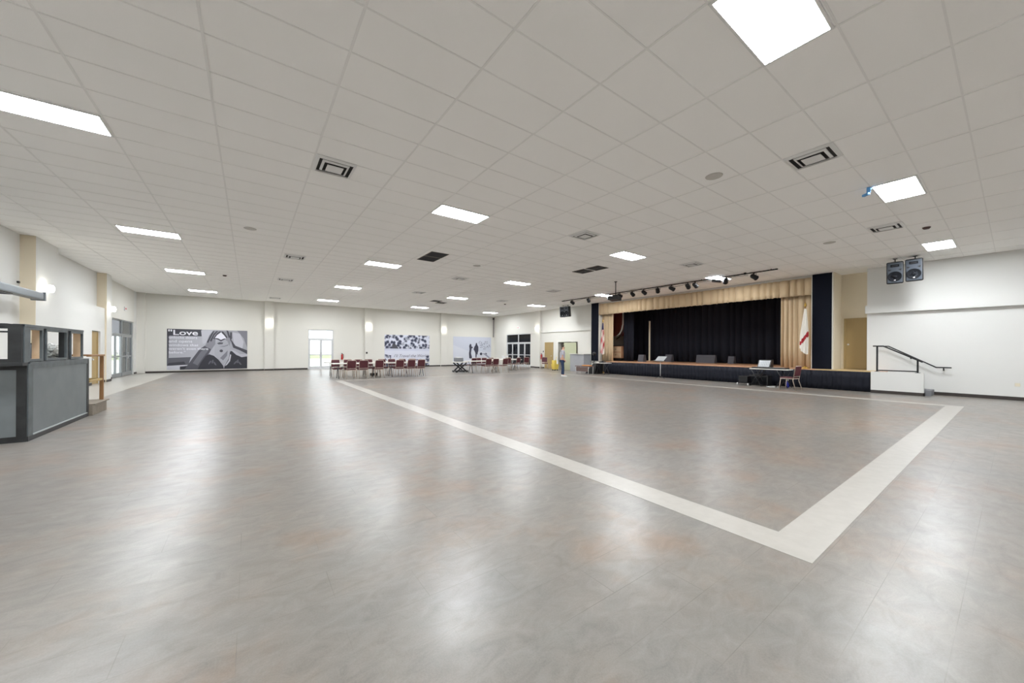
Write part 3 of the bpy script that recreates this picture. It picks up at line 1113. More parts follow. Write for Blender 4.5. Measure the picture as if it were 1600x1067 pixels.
# ================================================================ CHAIRS AND TABLES
def make_chair(label, group):
    r = thing('banquet_chair', label, 'chair', (0, 0, 0), 0, group)      # faces local +Y
    m = MB()
    m.box(-0.21, -0.20, 0.42, 0.21, 0.23, 0.48, M_burg, 0.025)
    m.obj('seat', r)
    m = MB()
    A = T(0, -0.235, 0.50) @ RX(0.16)
    m.box(-0.19, -0.022, 0.035, 0.19, 0.022, 0.385, M_burg, 0.018, A)
    m.obj('backrest', r)
    m = MB()
    q = lambda x, z: A @ Vector((x, 0, z))
    m.tube([q(-0.205, -0.06), q(-0.205, 0.33), q(-0.17, 0.40), q(0.17, 0.40), q(0.205, 0.33), q(0.205, -0.06)], 0.0125, M_chairm, 8)
    m.tube([q(-0.205, 0.01), q(0.205, 0.01)], 0.010, M_chairm, 8)
    m.obj('back_frame', r)
    m = MB()
    m.tube([(-0.205, -0.22, 0.425), (-0.205, 0.20, 0.425), (0.205, 0.20, 0.425), (0.205, -0.22, 0.425), (-0.205, -0.22, 0.425)], 0.012, M_chairm, 8)
    m.obj('seat_frame', r)
    for sx in (-1, 1):
        m = MB()
        m.tube([(sx * 0.205, 0.19, 0.425), (sx * 0.225, 0.235, 0.0)], [0.0135, 0.011], M_chairm, 8)
        m.obj('leg', r)
        m = MB()
        m.tube([(sx * 0.205, -0.225, 0.44), (sx * 0.205, -0.21, 0.36), (sx * 0.225, -0.315, 0.0)], [0.0135, 0.0135, 0.011], M_chairm, 8)
        m.obj('leg', r)
    return r


chair0 = None


def chair(x, y, rz, label, group):
    global chair0
    if chair0 is None:
        chair0 = make_chair(label, group)
        chair0.location = (x, y, 0)
        chair0.rotation_euler = (0, 0, rz)
        return chair0
    return dup(chair0, (x, y, 0), rz, label, group)


NUM = ['first', 'second', 'third', 'fourth', 'fifth', 'sixth', 'seventh', 'eighth', 'ninth']
for k, x in enumerate((3.93, 4.50, 5.22, 6.27, 6.86, 7.40)):
    chair(x, 18.76, (0.04, -0.03, 0.05, -0.04, 0.02, 0.03)[k],
          'burgundy chair, back to the camera, %s from the left along the left tables' % NUM[k], 'near chairs at the left tables')
for k, x in enumerate((3.55, 4.12, 4.66, 5.16, 5.84, 6.40, 6.98, 7.55)):
    chair(x, 19.92 + 0.04 * (k % 3), PI + (0.05, -0.04, 0.0)[k % 3],
          'burgundy banquet chair on the far side of the left tables, %s from the left' % NUM[k], 'far chairs at the left tables')
for k, (x, y, a) in enumerate(((11.73, 18.95, 0.03), (12.30, 18.98, -0.05), (12.93, 18.92, 0.08))):
    chair(x, y, a, 'burgundy banquet chair before the right far tables, %s of three in a row' % NUM[k], 'near chairs at the right tables')
for k, (x, y, a, lb) in enumerate(((11.62, 20.55, 0.1, 'burgundy banquet chair beside the black trolley at the right tables'),
                                   (14.5, 20.6, -0.5, 'burgundy banquet chair right of the white cloths, turned slightly, at right tables'),
                                   (15.25, 20.7, 0.2, 'burgundy banquet chair below the white boxes, before the dark glass doors'),
                                   (16.55, 21.3, -0.2, 'burgundy banquet chair at the right end of the right tables'))):
    chair(x, y, a, lb, 'chairs around the right tables')
for k, x in enumerate((12.2, 12.72, 13.24)):
    chair(x, 20.45 + 0.05 * (k % 2), PI + 0.06 * (k % 3 - 1),
          'burgundy banquet chair behind the right tables, %s from the left of the back row' % NUM[k], 'far chairs at the right tables')
chair(17.75, 20.45, 2.5, 'single burgundy chair standing by the right wall beside the tan door', None)
chair(16.42, 4.98, -0.15, 'burgundy chair with light legs beside the keyboard table before the stage', None)

tb0 = None


def table(x, y, rz, label, group):
    global tb0
    if tb0 is None:
        r = thing('folding_table', label, 'table', (x, y, 0), rz, group)
        m = MB()
        m.box(-1.13, -0.38, 0.705, 1.13, 0.38, 0.745, M_tabletop, 0.012)
        m.obj('tabletop', r)
        for sx in (-1, 1):
            m = MB()
            X_ = sx * 0.85
            m.tube([(X_, -0.28, 0.70), (X_, -0.10, 0.45), (X_, -0.26, 0.0)], 0.016, M_greyleg, 7)
            m.obj('leg', r)
            m = MB()
            m.tube([(X_, 0.28, 0.70), (X_, 0.10, 0.45), (X_, 0.26, 0.0)], 0.016, M_greyleg, 7)
            m.obj('leg', r)
            m = MB()
            m.tube([(X_, -0.12, 0.45), (X_, 0.12, 0.45)], 0.012, M_greyleg, 6)
            m.tube([(X_, 0, 0.45), (X_ * 0.55, 0, 0.70)], 0.010, M_greyleg, 6)
            m.obj('leg_brace', r)
        tb0 = r
        return r
    return dup(tb0, (x, y, 0), rz, label, group)


GT = 'long folding tables'
table(4.32, 19.22, 0, 'white folding table at the left end, nearest the white glass door', GT)
table(6.85, 19.20, 0, 'white folding table in front of the collage poster, right of the left table', GT)
table(4.30, 21.0, 0, 'white folding table in the back row showing its left end', GT)
table(6.75, 21.0, 0, 'white folding table hidden behind the chairs before the collage poster', GT)
table(11.85, 19.55, 0, 'white folding table with cloths, left of the right far group', GT)
table(14.9, 21.35, 0.0, 'white folding table behind the chairs at the right end', GT)
table(15.6, 22.6, 0.0, 'white folding table carrying boxes before the dark glass doors', GT)
m = MB()
for k, x in enumerate((5.3, 5.5)):
    m.box(x, 20.3, 0.001, x + 0.16, 20.5, 0.15, M_black, 0.03)
tag(m.obj('floor_bag'), 'small black bags on the floor beneath the left tables', 'bag')

# folded cloths and boxes on the right tables
for k, (x, y, z, lb) in enumerate(((12.55, 19.60, 0.746, 'folded white cloth on the right tables, left one'),
                                   (14.05, 21.35, 0.746, 'folded white cloth on the right tables, right one'))):
    m = MB()
    m.box(x - 0.16, y - 0.13, z, x + 0.16, y + 0.13, z + 0.05, M_flagw, 0.02)
    m.box(x - 0.12, y - 0.10, z + 0.05, x + 0.14, y + 0.09, z + 0.10, M_flagw, 0.02)
    tag(m.obj('folded_cloth'), lb, 'cloth', 'white folded cloths')
m = MB()
m.box(15.45, 22.45, 0.746, 15.85, 22.75, 0.98, M_whitem, 0.01)
m.box(15.43, 22.43, 0.98, 15.87, 22.77, 1.01, M_tabletop, 0.006)
tag(m.obj('storage_box'), 'low white box on the table before the dark glass doors', 'box')

# black trolley with a grey mixer box
r = thing('equipment_trolley', 'small white-topped trolley with crossed black legs left of the far chairs', 'trolley', (10.80, 20.6, 0))
m = MB()
m.box(-0.42, -0.3, 0.62, 0.42, 0.3, 0.67, M_tabletop, 0.01)
m.obj('tabletop', r)
m = MB()
for sy in (-0.24, 0.24):
    m.tube([(-0.36, sy, 0.03), (0.34, sy, 0.60)], 0.045, M_black, 8)
    m.tube([(0.40, sy, 0.03), (-0.34, sy, 0.60)], 0.045, M_black, 8)
m.obj('crossed_legs', r)
m = MB()
m.box(-0.42, -0.28, 0.05, 0.46, 0.28, 0.12, M_black, 0.02)
m.obj('base_shelf', r)
m = MB()
for sx in (-0.36, 0.4):
    for sy in (-0.22, 0.22):
        m.lathe([(0, -0.015), (0.03, -0.015), (0.03, 0.015), (0, 0.015)], M_black, 12, T(sx, sy, 0.03) @ RX(PI / 2))
m.obj('castors', r)
m = MB()
m.box(10.48, 20.45, 0.672, 10.98, 20.85, 0.92, M_grey, 0.05)
m.box(10.55, 20.50, 0.92, 10.90, 20.78, 0.96, M_whitem, 0.02)
tag(m.obj('grey_case'), 'rounded grey case standing on the small trolley', 'case')

# keyboard table in front of the stage
r = thing('keyboard_table', 'narrow white-topped table with black crossed legs before the stage', 'table', (17.05, 5.80, 0), PI / 2)
m = MB()
m.box(-0.68, -0.25, 0.70, 0.68, 0.25, 0.735, M_tabletop, 0.01)
m.obj('tabletop', r)
for sx in (-0.45, 0.45):
    for sy in (0.22, -0.22):
        for dd in (1, -1):
            m = MB()
            m.tube([(sx - dd * 0.2, sy + dd * 0.012, 0.02), (sx + dd * 0.16, sy + dd * 0.012, 0.69)], 0.016, M_black, 7)
            m.obj('leg', r)
m = MB()
m.box(16.86, 5.22, 0.737, 17.24, 6.42, 0.79, M_black, 0.015)
for k in range(30):
    m.box(16.88, 5.30 + k * 0.035, 0.788, 16.97, 5.33 + k * 0.035, 0.794, M_whitem)
o = m.obj('music_keyboard')
o.location = (0, 0, 0)
tag(o, 'black music keyboard lying on the white-topped table before the stage', 'keyboard')
r = thing('mixing_console', 'grey-faced sound mixer standing tilted on the keyboard table', 'mixer', (17.08, 6.0, 0.795), 0)
m = MB()
m.hexa([(-0.2, -0.22, 0), (-0.2, 0.22, 0), (0.2, 0.22, 0), (0.2, -0.22, 0)], [(-0.02, -0.22, 0.27), (-0.02, 0.22, 0.27), (0.2, 0.22, 0.3), (0.2, -0.22, 0.3)], M_black)
m.obj('casing', r)
m = MB()
m.hexa([(-0.195, -0.19, 0.02), (-0.195, 0.19, 0.02), (-0.190, 0.19, 0.02), (-0.190, -0.19, 0.02)],
       [(-0.035, -0.19, 0.26), (-0.035, 0.19, 0.26), (-0.028, 0.19, 0.26), (-0.028, -0.19, 0.26)], mat('light_grey_panel', (178, 182, 184), 0.4))
m.obj('control_panel', r)
m = MB()
for a in range(6):
    for b_ in range(5):
        y = -0.15 + a * 0.06
        t = 0.15 + 0.16 * b_
        m.box(-0.2 + 0.16 * t - 0.012, y - 0.008, 0.02 + 0.24 * t, -0.2 + 0.16 * t + 0.004, y + 0.008, 0.02 + 0.24 * t + 0.012, M_black)
m.obj('knobs', r)
m = MB()
m.box(17.36, 6.0, 0.002, 17.78, 6.75, 0.42, M_black, 0.03)
m.box(17.34, 6.06, 0.06, 17.36, 6.69, 0.36, M_cone, 0.01)
m.box(17.42, 6.2, 0.42, 17.7, 6.6, 0.47, M_blackm, 0.01)
tag(m.obj('amplifier'), 'black amplifier case on the floor under the left end of keyboard table', 'amplifier')
m = MB()
for sy in (6.35, 6.75):
    m.lathe([(0, -0.02), (0.05, -0.02), (0.05, 0.02), (0, 0.02)], M_whitem, 14, T(16.92, sy + 0.22, 0.05) @ RX(PI / 2))
m.box(16.90, 6.55, 0.08, 17.30, 6.99, 0.11, M_black)
m.box(16.95, 6.6, 0.11, 17.28, 6.95, 0.38, M_black, 0.02)
tag(m.obj('castor_dolly'), 'low black dolly with white wheels beside the amplifier', 'dolly')
m = MB()
m.tube([(16.9, 5.9, 0.015), (16.8, 5.75, 0.012), (16.85, 5.6, 0.012), (17.0, 5.55, 0.03), (16.95, 5.75, 0.02), (16.82, 5.85, 0.02), (16.8, 5.65, 0.03), (16.95, 5.5, 0.015), (17.1, 5.6, 0.012)], 0.012, M_whitem, 6)
tag(m.obj('coiled_cable'), 'coiled white cable on the floor beneath the keyboard table', 'cable')
r = thing('bottle', 'blue bottle with white cap on the floor behind the stage-side chair', 'bottle', (17.42, 5.35, 0))
m = MB()
m.lathe([(0, 0), (0.06, 0), (0.065, 0.03), (0.06, 0.2), (0.03, 0.25), (0.03, 0.27), (0, 0.27)], M_bottle, 16)
m.obj('body', r)
m = MB()
m.lathe([(0.034, 0.27), (0.034, 0.31), (0, 0.31)], M_whitem, 14)
m.obj('cap', r)

# left end of the stage: small table, black equipment
r = thing('side_table', 'small white-topped table with grey legs by the left end of the stage', 'table', (17.1, 14.45, 0), PI / 2)
m = MB()
m.box(-0.42, -0.3, 0.66, 0.42, 0.3, 0.695, M_tabletop, 0.01)
m.obj('tabletop', r)
for sx in (-0.3, 0.3):
    m = MB()
    m.tube([(sx, -0.22, 0.66), (sx, -0.04, 0.4), (sx, -0.22, 0)], 0.015, M_greyleg, 6)
    m.tube([(sx, 0.22, 0.66), (sx, 0.04, 0.4), (sx, 0.22, 0)], 0.015, M_greyleg, 6)
    m.obj('leg', r)
m = MB()
m.box(17.0, 14.35, 0.697, 17.3, 14.65, 0.76, M_black, 0.015)
m.lathe([(0, 0), (0.05, 0), (0.03, 0.05), (0, 0.05)], M_black, 12, T(17.15, 14.5, 0.76))
tag(m.obj('desk_device'), 'small black device on the side table at the left end of the stage', 'device')
m = MB()
m.hexa([(17.0, 14.95, 0), (17.0, 15.75, 0), (17.7, 15.75, 0), (17.7, 14.95, 0)], [(17.1, 14.95, 0.66), (17.15, 15.2, 0.66), (17.7, 15.3, 0.66), (17.7, 14.95, 0.66)], M_black)
tag(m.obj('covered_case'), 'sloping black covered equipment case at the left end of the stage', 'case')
r = thing('black_stand', 'thin black microphone stand rising at the left end of the stage', 'stand', (17.4, 15.38, 0.0))
m = MB()
m.tube([(0, 0, 0.66), (0, 0, 1.15)], 0.02, M_black, 8)
m.obj('pole', r)
m = MB()
m.lathe([(0, 0), (0.09, 0.01), (0.12, 0.1), (0.07, 0.2), (0, 0.22)], M_black, 14, T(0, 0, 1.12))
m.obj('head', r)
m = MB()
m.lathe([(0, 0), (0.14, 0), (0.12, 0.03), (0, 0.05)], M_black, 16, T(0, 0, 0.661))
m.obj('base', r)

# music stand
r = thing('music_stand', 'grey music stand with tilted desk on the floor before the stage', 'music stand', (17.2, 10.75, 0), 0)
m = MB()
m.tube([(0, 0, 0.12), (0, 0, 0.95)], 0.014, M_whitem, 8)
m.obj('pole', r)
for k in range(3):
    m = MB()
    a = k * 2 * PI / 3 + 0.4
    m.tube([(0, 0, 0.14), (0.16 * math.cos(a), 0.16 * math.sin(a), 0.06), (0.26 * math.cos(a), 0.26 * math.sin(a), 0.008)], 0.010, M_greyleg, 6)
    m.obj('leg', r)
m = MB()
A = T(0, 0, 0.99) @ RZ(-0.35) @ RY(0.75)
m.box(-0.01, -0.34, -0.14, 0.005, 0.34, 0.20, mat('light_grey_metal', (170, 172, 174), 0.35), 0.003, A)
m.box(-0.07, -0.34, -0.15, 0.005, 0.34, -0.14, mat('light_grey_metal', (170, 172, 174), 0.35), 0, A)
m.obj('desk', r)

# things on the stage deck
ZD = 0.745
for x, y0, y1, h_, lb in ((19.7, 13.38, 13.76, 0.43, 'grey monitor box on the stage deck, left of the white pole'),
                          (21.2, 12.45, 12.86, 0.45, 'grey monitor box on the stage behind the music stand'),
                          (21.3, 9.93, 10.96, 0.45, 'wide grey monitor box in the middle of the stage'),
                          (21.3, 8.93, 9.22, 0.40, 'narrow grey monitor box at the right of the stage')):
    r = thing('stage_monitor', lb, 'monitor speaker', (x, (y0 + y1) / 2, ZD), 0, 'grey monitor boxes on the stage')
    hw = (y1 - y0) / 2
    m = MB()
    MG = mat('stage_monitor_carpet', (92, 92, 98), 0.9)
    m.hexa([(-0.15, -hw, 0), (-0.15, hw, 0), (0.2, hw, 0), (0.2, -hw, 0)], [(-0.06, -hw, h_), (-0.06, hw, h_), (0.12, hw, h_), (0.12, -hw, h_)], MG)
    m.obj('cabinet', r)
    m = MB()
    m.hexa([(-0.152, -hw + 0.03, 0.03), (-0.152, hw - 0.03, 0.03), (-0.14, hw - 0.03, 0.03), (-0.14, -hw + 0.03, 0.03)],
           [(-0.072, -hw + 0.03, h_ - 0.03), (-0.072, hw - 0.03, h_ - 0.03), (-0.06, hw - 0.03, h_ - 0.03), (-0.06, -hw + 0.03, h_ - 0.03)], mat('stage_monitor_grille', (78, 78, 84), 0.7))
    m.obj('grille', r)
r = thing('white_pole_stand', 'tall thin cream pole standing on the stage before the black curtain', 'pole', (21.2, 14.03, ZD))
m = MB()
m.box(-0.04, -0.04, 0.02, 0.04, 0.04, 2.62, mat('cream_pole', (242, 230, 208), 0.6), 0.01)
m.obj('pole', r)
m = MB()
m.box(-0.28, -0.28, 0, 0.28, 0.28, 0.03, M_pale, 0.006)
m.obj('base', r)
r = thing('wooden_cabinet', 'stack of pale wooden drawers in the left wing of the stage', 'cabinet', (20.2, 15.75, ZD))
m = MB()
m.box(-0.3, -0.5, 0.18, 0.3, 0.4, 0.98, M_deck, 0.01)
m.box(-0.32, -0.52, 0.98, 0.32, 0.42, 1.04, M_black, 0.01)
m.box(-0.28, -0.48, 0, 0.28, 0.38, 0.18, M_black)
m.obj('body', r)
for k in range(2):
    m = MB()
    m.box(-0.32, -0.46, 0.22 + 0.38 * k, -0.3, 0.36, 0.55 + 0.38 * k, M_pale, 0.005)
    d_ = m.obj('drawer', r)
    m = MB()
    m.box(-0.34, -0.1, 0.37 + 0.38 * k, -0.32, 0.0, 0.40 + 0.38 * k, M_black, 0.004)
    m.obj('handle', d_)

# draped white-edged flag or bunting in the left wing
m = MB()
pts = [(20.3, 15.45, 3.95), (20.3, 15.45, 3.2), (20.3, 15.52, 2.85), (20.3, 15.72, 2.55), (20.3, 16.05, 2.35)]
m.tube(pts, [0.05, 0.05, 0.055, 0.05, 0.03], M_flagw, 8)
m.tube([(20.34, 15.36, 2.95), (20.34, 15.45, 2.72), (20.34, 15.66, 2.42), (20.34, 16.0, 2.2)], 0.03, M_black, 8)
tag(m.obj('hanging_bunting'), 'curved white and black bunting hanging in the left wing of the stage', 'bunting')


def draped_flag(name, label, loc, H, stripes, zb, wdt):
    r = thing(name, label, 'flag', loc)
    m = MB()
    m.lathe([(0, 0), (0.15, 0), (0.14, 0.03), (0.05, 0.06), (0.03, 0.1), (0, 0.1)], M_gold, 18)
    m.obj('base', r)
    m = MB()
    m.tube([(0, 0, 0.09), (0, 0, H)], 0.014, M_rail, 8)
    m.obj('pole', r)
    m = MB()
    m.lathe([(0, H - 0.02), (0.03, H), (0.045, H + 0.06), (0.02, H + 0.14), (0, H + 0.2)], M_gold, 12)
    m.obj('finial', r)
    m = MB()
    n, K = 56, 44
    vs = []
    for k in range(K + 1):
        t = k / K
        z = H - 0.08 - t * (H - 0.08 - zb)
        for j in range(n):
            a = 2 * PI * j / n
            rr = (0.03 + wdt * min(1, t * 1.6)) * (1 + 0.28 * math.sin(a * 7 + t * 2.5))
            zz = z + 0.14 * math.sin(a + 0.6) * max(0, (t - 0.8) * 5)
            vs.append((rr * math.cos(a) * 0.7 + 0.0, rr * math.sin(a) + 0.04 * t, zz))
    for k in range(K):
        for j in range(n):
            j2 = (j + 1) % n
            if stripes == 'us':
                mm = M_flagb if k < 10 else (M_flagr if ((j + k // 2) // 4) % 2 else M_flagw)
            else:
                mm = M_flagr if abs(k - (31 + 5 * math.sin(2 * PI * j / n))) < 2.6 else M_flagw
            ids = (k * n + j, k * n + j2, (k + 1) * n + j2, (k + 1) * n + j)
            m.poly([vs[i_] for i_ in ids], [(0, 1, 2, 3)], mm, smooth=True)
    bmesh.ops.remove_doubles(m.bm, verts=m.bm.verts, dist=0.0005)
    m.obj('flag_cloth', r)
    return r


draped_flag('striped_flag', 'furled red and white striped flag on a pole at the left of the stage', (18.24, 15.41, 0.0), 3.25, 'us', 1.3, 0.075)
draped_flag('white_flag', 'furled white flag with a red band on a pole at the right of the stage', (18.22, 5.0, ZD), 2.50, 'fl', 0.72, 0.085)

# ================================================================ SERVICE CORNER (right, far)
r = thing('service_counter', 'grey service counter along the right wall left of the stage', 'counter', (18.22, 17.3, 0))
m = MB()
MGc = mat('grey_counter_front', (168, 170, 172), 0.5, noise=((156, 158, 164), 1.5))
m.box(-0.38, -0.65, 0, 0.43, 0.62, 1.16, MGc, 0.01)
m.obj('body', r)
m = MB()
m.box(-0.42, -0.70, 1.16, 0.44, 0.66, 1.2, M_tabletop, 0.01)
m.obj('worktop', r)
m = MB()
MPg = mat('pale_green_door', (192, 196, 164), 0.5)
m.box(18.3, 18.1, 0.01, 18.35, 19.0, 2.0, MPg, 0.01, T(0, 0, 0))
r = thing('open_door_leaf', 'pale green door leaf standing open at the service doorway', 'door', (18.68, 18.14, 0.01), 0.0)
m.bm.free()
m = MB()
m.box(-0.04, 0, 0, 0, 0.92, 1.96, MPg, 0.008)
dl = m.obj('door_leaf', r)
r.rotation_euler = (0, 0, 0.45)
m = MB()
m.lathe([(0.012, 0), (0.012, 0.04), (0.03, 0.05), (0.03, 0.07), (0, 0.085)], M_whitem, 14, T(-0.04, 0.84, 0.95) @ RY(-PI / 2))
m.obj('door_knob', dl)
r = thing('mop_bucket', 'yellow mop bucket cart standing beside the tan door', 'mop bucket', (17.4, 18.95, 0))
m = MB()
m.hexa([(-0.16, -0.13, 0.08), (-0.16, 0.13, 0.08), (0.16, 0.13, 0.08), (0.16, -0.13, 0.08)], [(-0.22, -0.17, 0.45), (-0.22, 0.17, 0.45), (0.22, 0.17, 0.45), (0.22, -0.17, 0.45)], M_yellow)
m.obj('bucket', r)
m = MB()
m.box(-0.18, -0.14, 0.45, 0.02, 0.14, 0.72, M_yellow, 0.02)
m.obj('wringer', r)
m = MB()
m.tube([(0.0, 0.0, 0.6), (0.16, 0.0, 0.98)], 0.014, M_yellow, 8)
m.obj('handle', r)
m = MB()
for sx in (-0.12, 0.12):
    for sy in (-0.1, 0.1):
        m.lathe([(0, -0.015), (0.04, -0.015), (0.04, 0.015), (0, 0.015)], M_black, 12, T(sx, sy, 0.04) @ RX(PI / 2))
m.obj('castors', r)
r = thing('bench', 'low brown bench on the floor left of the stage equipment', 'bench', (16.5, 15.35, 0), PI / 2)
m = MB()
MBn = mat('brown_bench_top', (112, 92, 86), 0.5)
m.box(-0.55, -0.25, 0.44, 0.55, 0.25, 0.49, MBn, 0.01)
m.obj('seat', r)
for sx in (-0.5, 0.5):
    for sy in (-0.2, 0.2):
        m = MB()
        m.tube([(sx, sy, 0.44), (sx, sy, 0)], 0.016, M_whitem, 7)
        m.obj('leg', r)
m = MB()
m.box(-0.5, 0.19, 0.16, 0.5, 0.21, 0.42, MBn)
m.obj('back_panel', r)
m = MB()
m.box(16.38, 14.85, 0.492, 16.62, 15.45, 0.545, M_orange, 0.02)
tag(m.obj('orange_case'), 'flat orange case lying on the brown bench', 'case')

# fire extinguishers
ep = None
for x, y, z, rz, lb in ((5.47, Y1 - 0.09, 0.66, 0, 'red fire extinguisher on the far wall right of the white glass door'),
                        (18.66, 21.90, 0.70, PI / 2, 'small fire extinguisher hanging on the right wall beside the dark doors')):
    if ep is None:
        ep = thing('fire_extinguisher', lb, 'fire extinguisher', (x, y, z), rz, 'wall fire extinguishers')
        m = MB()
        m.lathe([(0, 0), (0.06, 0), (0.065, 0.02), (0.065, 0.33), (0.04, 0.38), (0.02, 0.40), (0, 0.40)], M_red, 18)
        m.obj('cylinder', ep)
        m = MB()
        m.box(-0.02, -0.02, 0.40, 0.02, 0.02, 0.44, M_black)
        m.box(-0.08, -0.012, 0.44, 0.03, 0.012, 0.465, M_black, 0.004)
        m.obj('valve_handle', ep)
        m = MB()
        m.tube([(0.02, 0, 0.42), (0.09, 0, 0.38), (0.10, 0, 0.2), (0.085, 0, 0.08)], 0.012, M_black, 7)
        m.obj('hose', ep)
        m = MB()
        m.box(-0.03, 0.062, 0.15, 0.03, 0.089, 0.35, M_whitem)
        m.obj('wall_bracket', ep)
    else:
        dup(ep, (x, y, z), rz - PI, lb)
m = MB()
m.box(7.13, Y1 - 0.13, 1.08, 7.25, Y1 - 0.10, 1.22, M_base, 0.006)
tag(m.obj('alarm_pull_box'), 'small dark box on the far pilaster above the left tables', 'wall box')
m = MB()
m.box(18.735, 21.3 + .42, 1.25, 18.75, 21.3 + .52, 1.38, M_greyleg, 0.004)
tag(m.obj('light_switch'), 'small grey switch on the right wall beside the fire extinguisher', 'switch')

# ================================================================ POSTERS (flat prints on the far wall)
def poster(label, x0, x1, z0, z1, base):
    r = thing('wall_poster', label, 'poster', (x0, Y1 - 0.001, z0), 0, None)
    m = MB()
    m.box(0, -0.012, 0, x1 - x0, 0, z1 - z0, base)
    W_, H_ = x1 - x0, z1 - z0
    state = {'d': 0.0125}

    def P(pts, mm):
        y = -state['d']
        state['d'] += 0.0006
        m.poly([(u * W_, y, (1 - v) * H_) for u, v in pts], [tuple(range(len(pts)))], mm)
    return r, m, P, W_, H_


def text(parent, s, x, y, z, size, m_, name='lettering', bold=0.0, align='LEFT', shear=0.0, sx=1.0):
    cu = bpy.data.curves.new(name, 'FONT')
    cu.body = s
    cu.resolution_u = 4
    cu.size = size
    cu.offset = bold
    cu.shear = shear
    cu.align_x = align
    cu.materials.append(m_)
    o = bpy.data.objects.new(name, cu)
    COL.objects.link(o)
    o.parent = parent
    o.matrix_local = T(x, y, z) @ RX(PI / 2) @ Matrix.Scale(sx, 4, (1, 0, 0))
    return o


def ell(cu, cv, ru, rv, n=18, a=0.0):
    return [(cu + ru * math.cos(2 * PI * k / n) * math.cos(a) - rv * math.sin(2 * PI * k / n) * math.sin(a),
             cv + ru * math.cos(2 * PI * k / n) * math.sin(a) + rv * math.sin(2 * PI * k / n) * math.cos(a)) for k in range(n)]


def gm(v, t=8):
    return mat('print_grey_%d' % v, (v, v, min(255, v + t)), 0.6)


r, m, P, W_, H_ = poster('large grey poster of a person making a heart with both hands, Love lettering', -3.89, -0.12, 0.16, 2.56, gm(176))
P([(0.55, 0), (1, 0), (1, 0.7), (0.75, 0.6)], gm(164))
P([(0.86, 0), (1, 0), (1, 0.45), (0.95, 0.2)], gm(128))
P([(0.80, 0.05), (0.90, 0.08), (0.95, 0.3), (0.93, 0.5), (0.82, 0.40)], gm(190))
P([(0, 0.0), (0.41, 0), (0.41, 0.17), (0.0, 0.17)], gm(66))
P([(0.40, 0.02), (0.56, 0.02), (0.5, 0.3), (0.42, 0.36)], gm(186))
P([(0.0, 0.17), (0.025, 0.17), (0.02, 0.72), (0.0, 0.72)], gm(80))
P([(0.0, 0.71), (0.28, 0.69), (0.25, 0.88), (0.0, 0.90)], gm(92))
P([(0.02, 0.83), (0.2, 0.80), (0.22, 0.88), (0.0, 0.90)], gm(60))
P([(0.0, 0.90), (0.22, 0.88), (0.17, 1.0), (0, 1.0)], gm(198))
P([(0.15, 0.92), (0.24, 0.91), (0.22, 1), (0.15, 1.0)], gm(44))
P([(0.2, 1.0), (0.30, 0.72), (0.38, 0.50), (0.45, 0.40), (0.55, 0.42), (0.50, 0.6), (0.42, 0.8), (0.36, 1.0)], gm(82))
P([(0.30, 0.84), (0.40, 0.55), (0.47, 0.46), (0.50, 0.5), (0.42, 0.72), (0.36, 0.9)], gm(112))
P([(0.45, 0.42), (0.50, 0.15), (0.55, 0.02), (0.64, 0.02), (0.58, 0.2), (0.58, 0.36), (0.53, 0.5)], gm(134))
for q in ([(0.47, 0.32), (0.52, 0.12), (0.55, 0.03), (0.565, 0.03), (0.53, 0.17), (0.49, 0.33)],
          [(0.51, 0.28), (0.555, 0.10), (0.60, 0.02), (0.61, 0.03), (0.565, 0.14), (0.53, 0.30)],
          [(0.55, 0.22), (0.60, 0.08), (0.645, 0.02), (0.66, 0.04), (0.61, 0.13), (0.57, 0.24)]):
    P(q, gm(66))
P([(0.64, 0.03), (0.80, 0.03), (0.79, 0.2), (0.76, 0.42), (0.70, 0.35), (0.72, 0.2)], gm(140))
for q in ([(0.655, 0.02), (0.68, 0.04), (0.735, 0.18), (0.72, 0.21), (0.665, 0.08)],
          [(0.72, 0.0), (0.745, 0.02), (0.77, 0.18), (0.75, 0.2)],
          [(0.77, 0.05), (0.79, 0.05), (0.795, 0.2), (0.775, 0.28), (0.765, 0.2)],
          [(0.77, 0.22), (0.79, 0.26), (0.84, 0.40), (0.92, 0.46), (1, 0.52), (1, 0.62), (0.9, 0.52), (0.81, 0.45)]):
    P(q, gm(70))
P([(0.57, 0.40), (0.60, 0.28), (0.66, 0.25), (0.73, 0.27), (0.77, 0.45), (0.76, 0.6), (0.72, 0.82), (0.67, 0.90), (0.62, 0.75), (0.57, 0.62)], gm(168))
P([(0.60, 0.34), (0.63, 0.31), (0.68, 0.32), (0.67, 0.36), (0.62, 0.37)], gm(88))
P([(0.62, 0.42), (0.70, 0.40), (0.75, 0.36), (0.74, 0.40), (0.69, 0.43)], gm(128))
P(ell(0.655, 0.535, 0.022, 0.035), gm(72))
P([(0.64, 0.72), (0.70, 0.60), (0.74, 0.52), (0.73, 0.66), (0.68, 0.78)], gm(122))
P([(0.57, 0.215), (0.60, 0.13), (0.65, 0.055), (0.69, 0.13), (0.72, 0.21), (0.69, 0.225), (0.65, 0.27), (0.61, 0.225)], gm(226))
for q in ([(0.56, 0.22), (0.585, 0.205), (0.615, 0.215), (0.65, 0.25), (0.69, 0.215), (0.72, 0.215), (0.69, 0.245), (0.65, 0.29), (0.61, 0.245)],):
    P(q, gm(64))
P([(0.36, 1.0), (0.40, 0.83), (0.46, 0.66), (0.50, 0.62), (0.56, 0.66), (0.62, 0.76), (0.68, 0.92), (0.69, 1.0)], gm(48))
P([(0.69, 1.0), (0.70, 0.92), (0.75, 0.74), (0.77, 0.55), (0.80, 0.53), (0.85, 0.64), (0.93, 0.70), (1.0, 0.68), (1.0, 1.0)], gm(46))
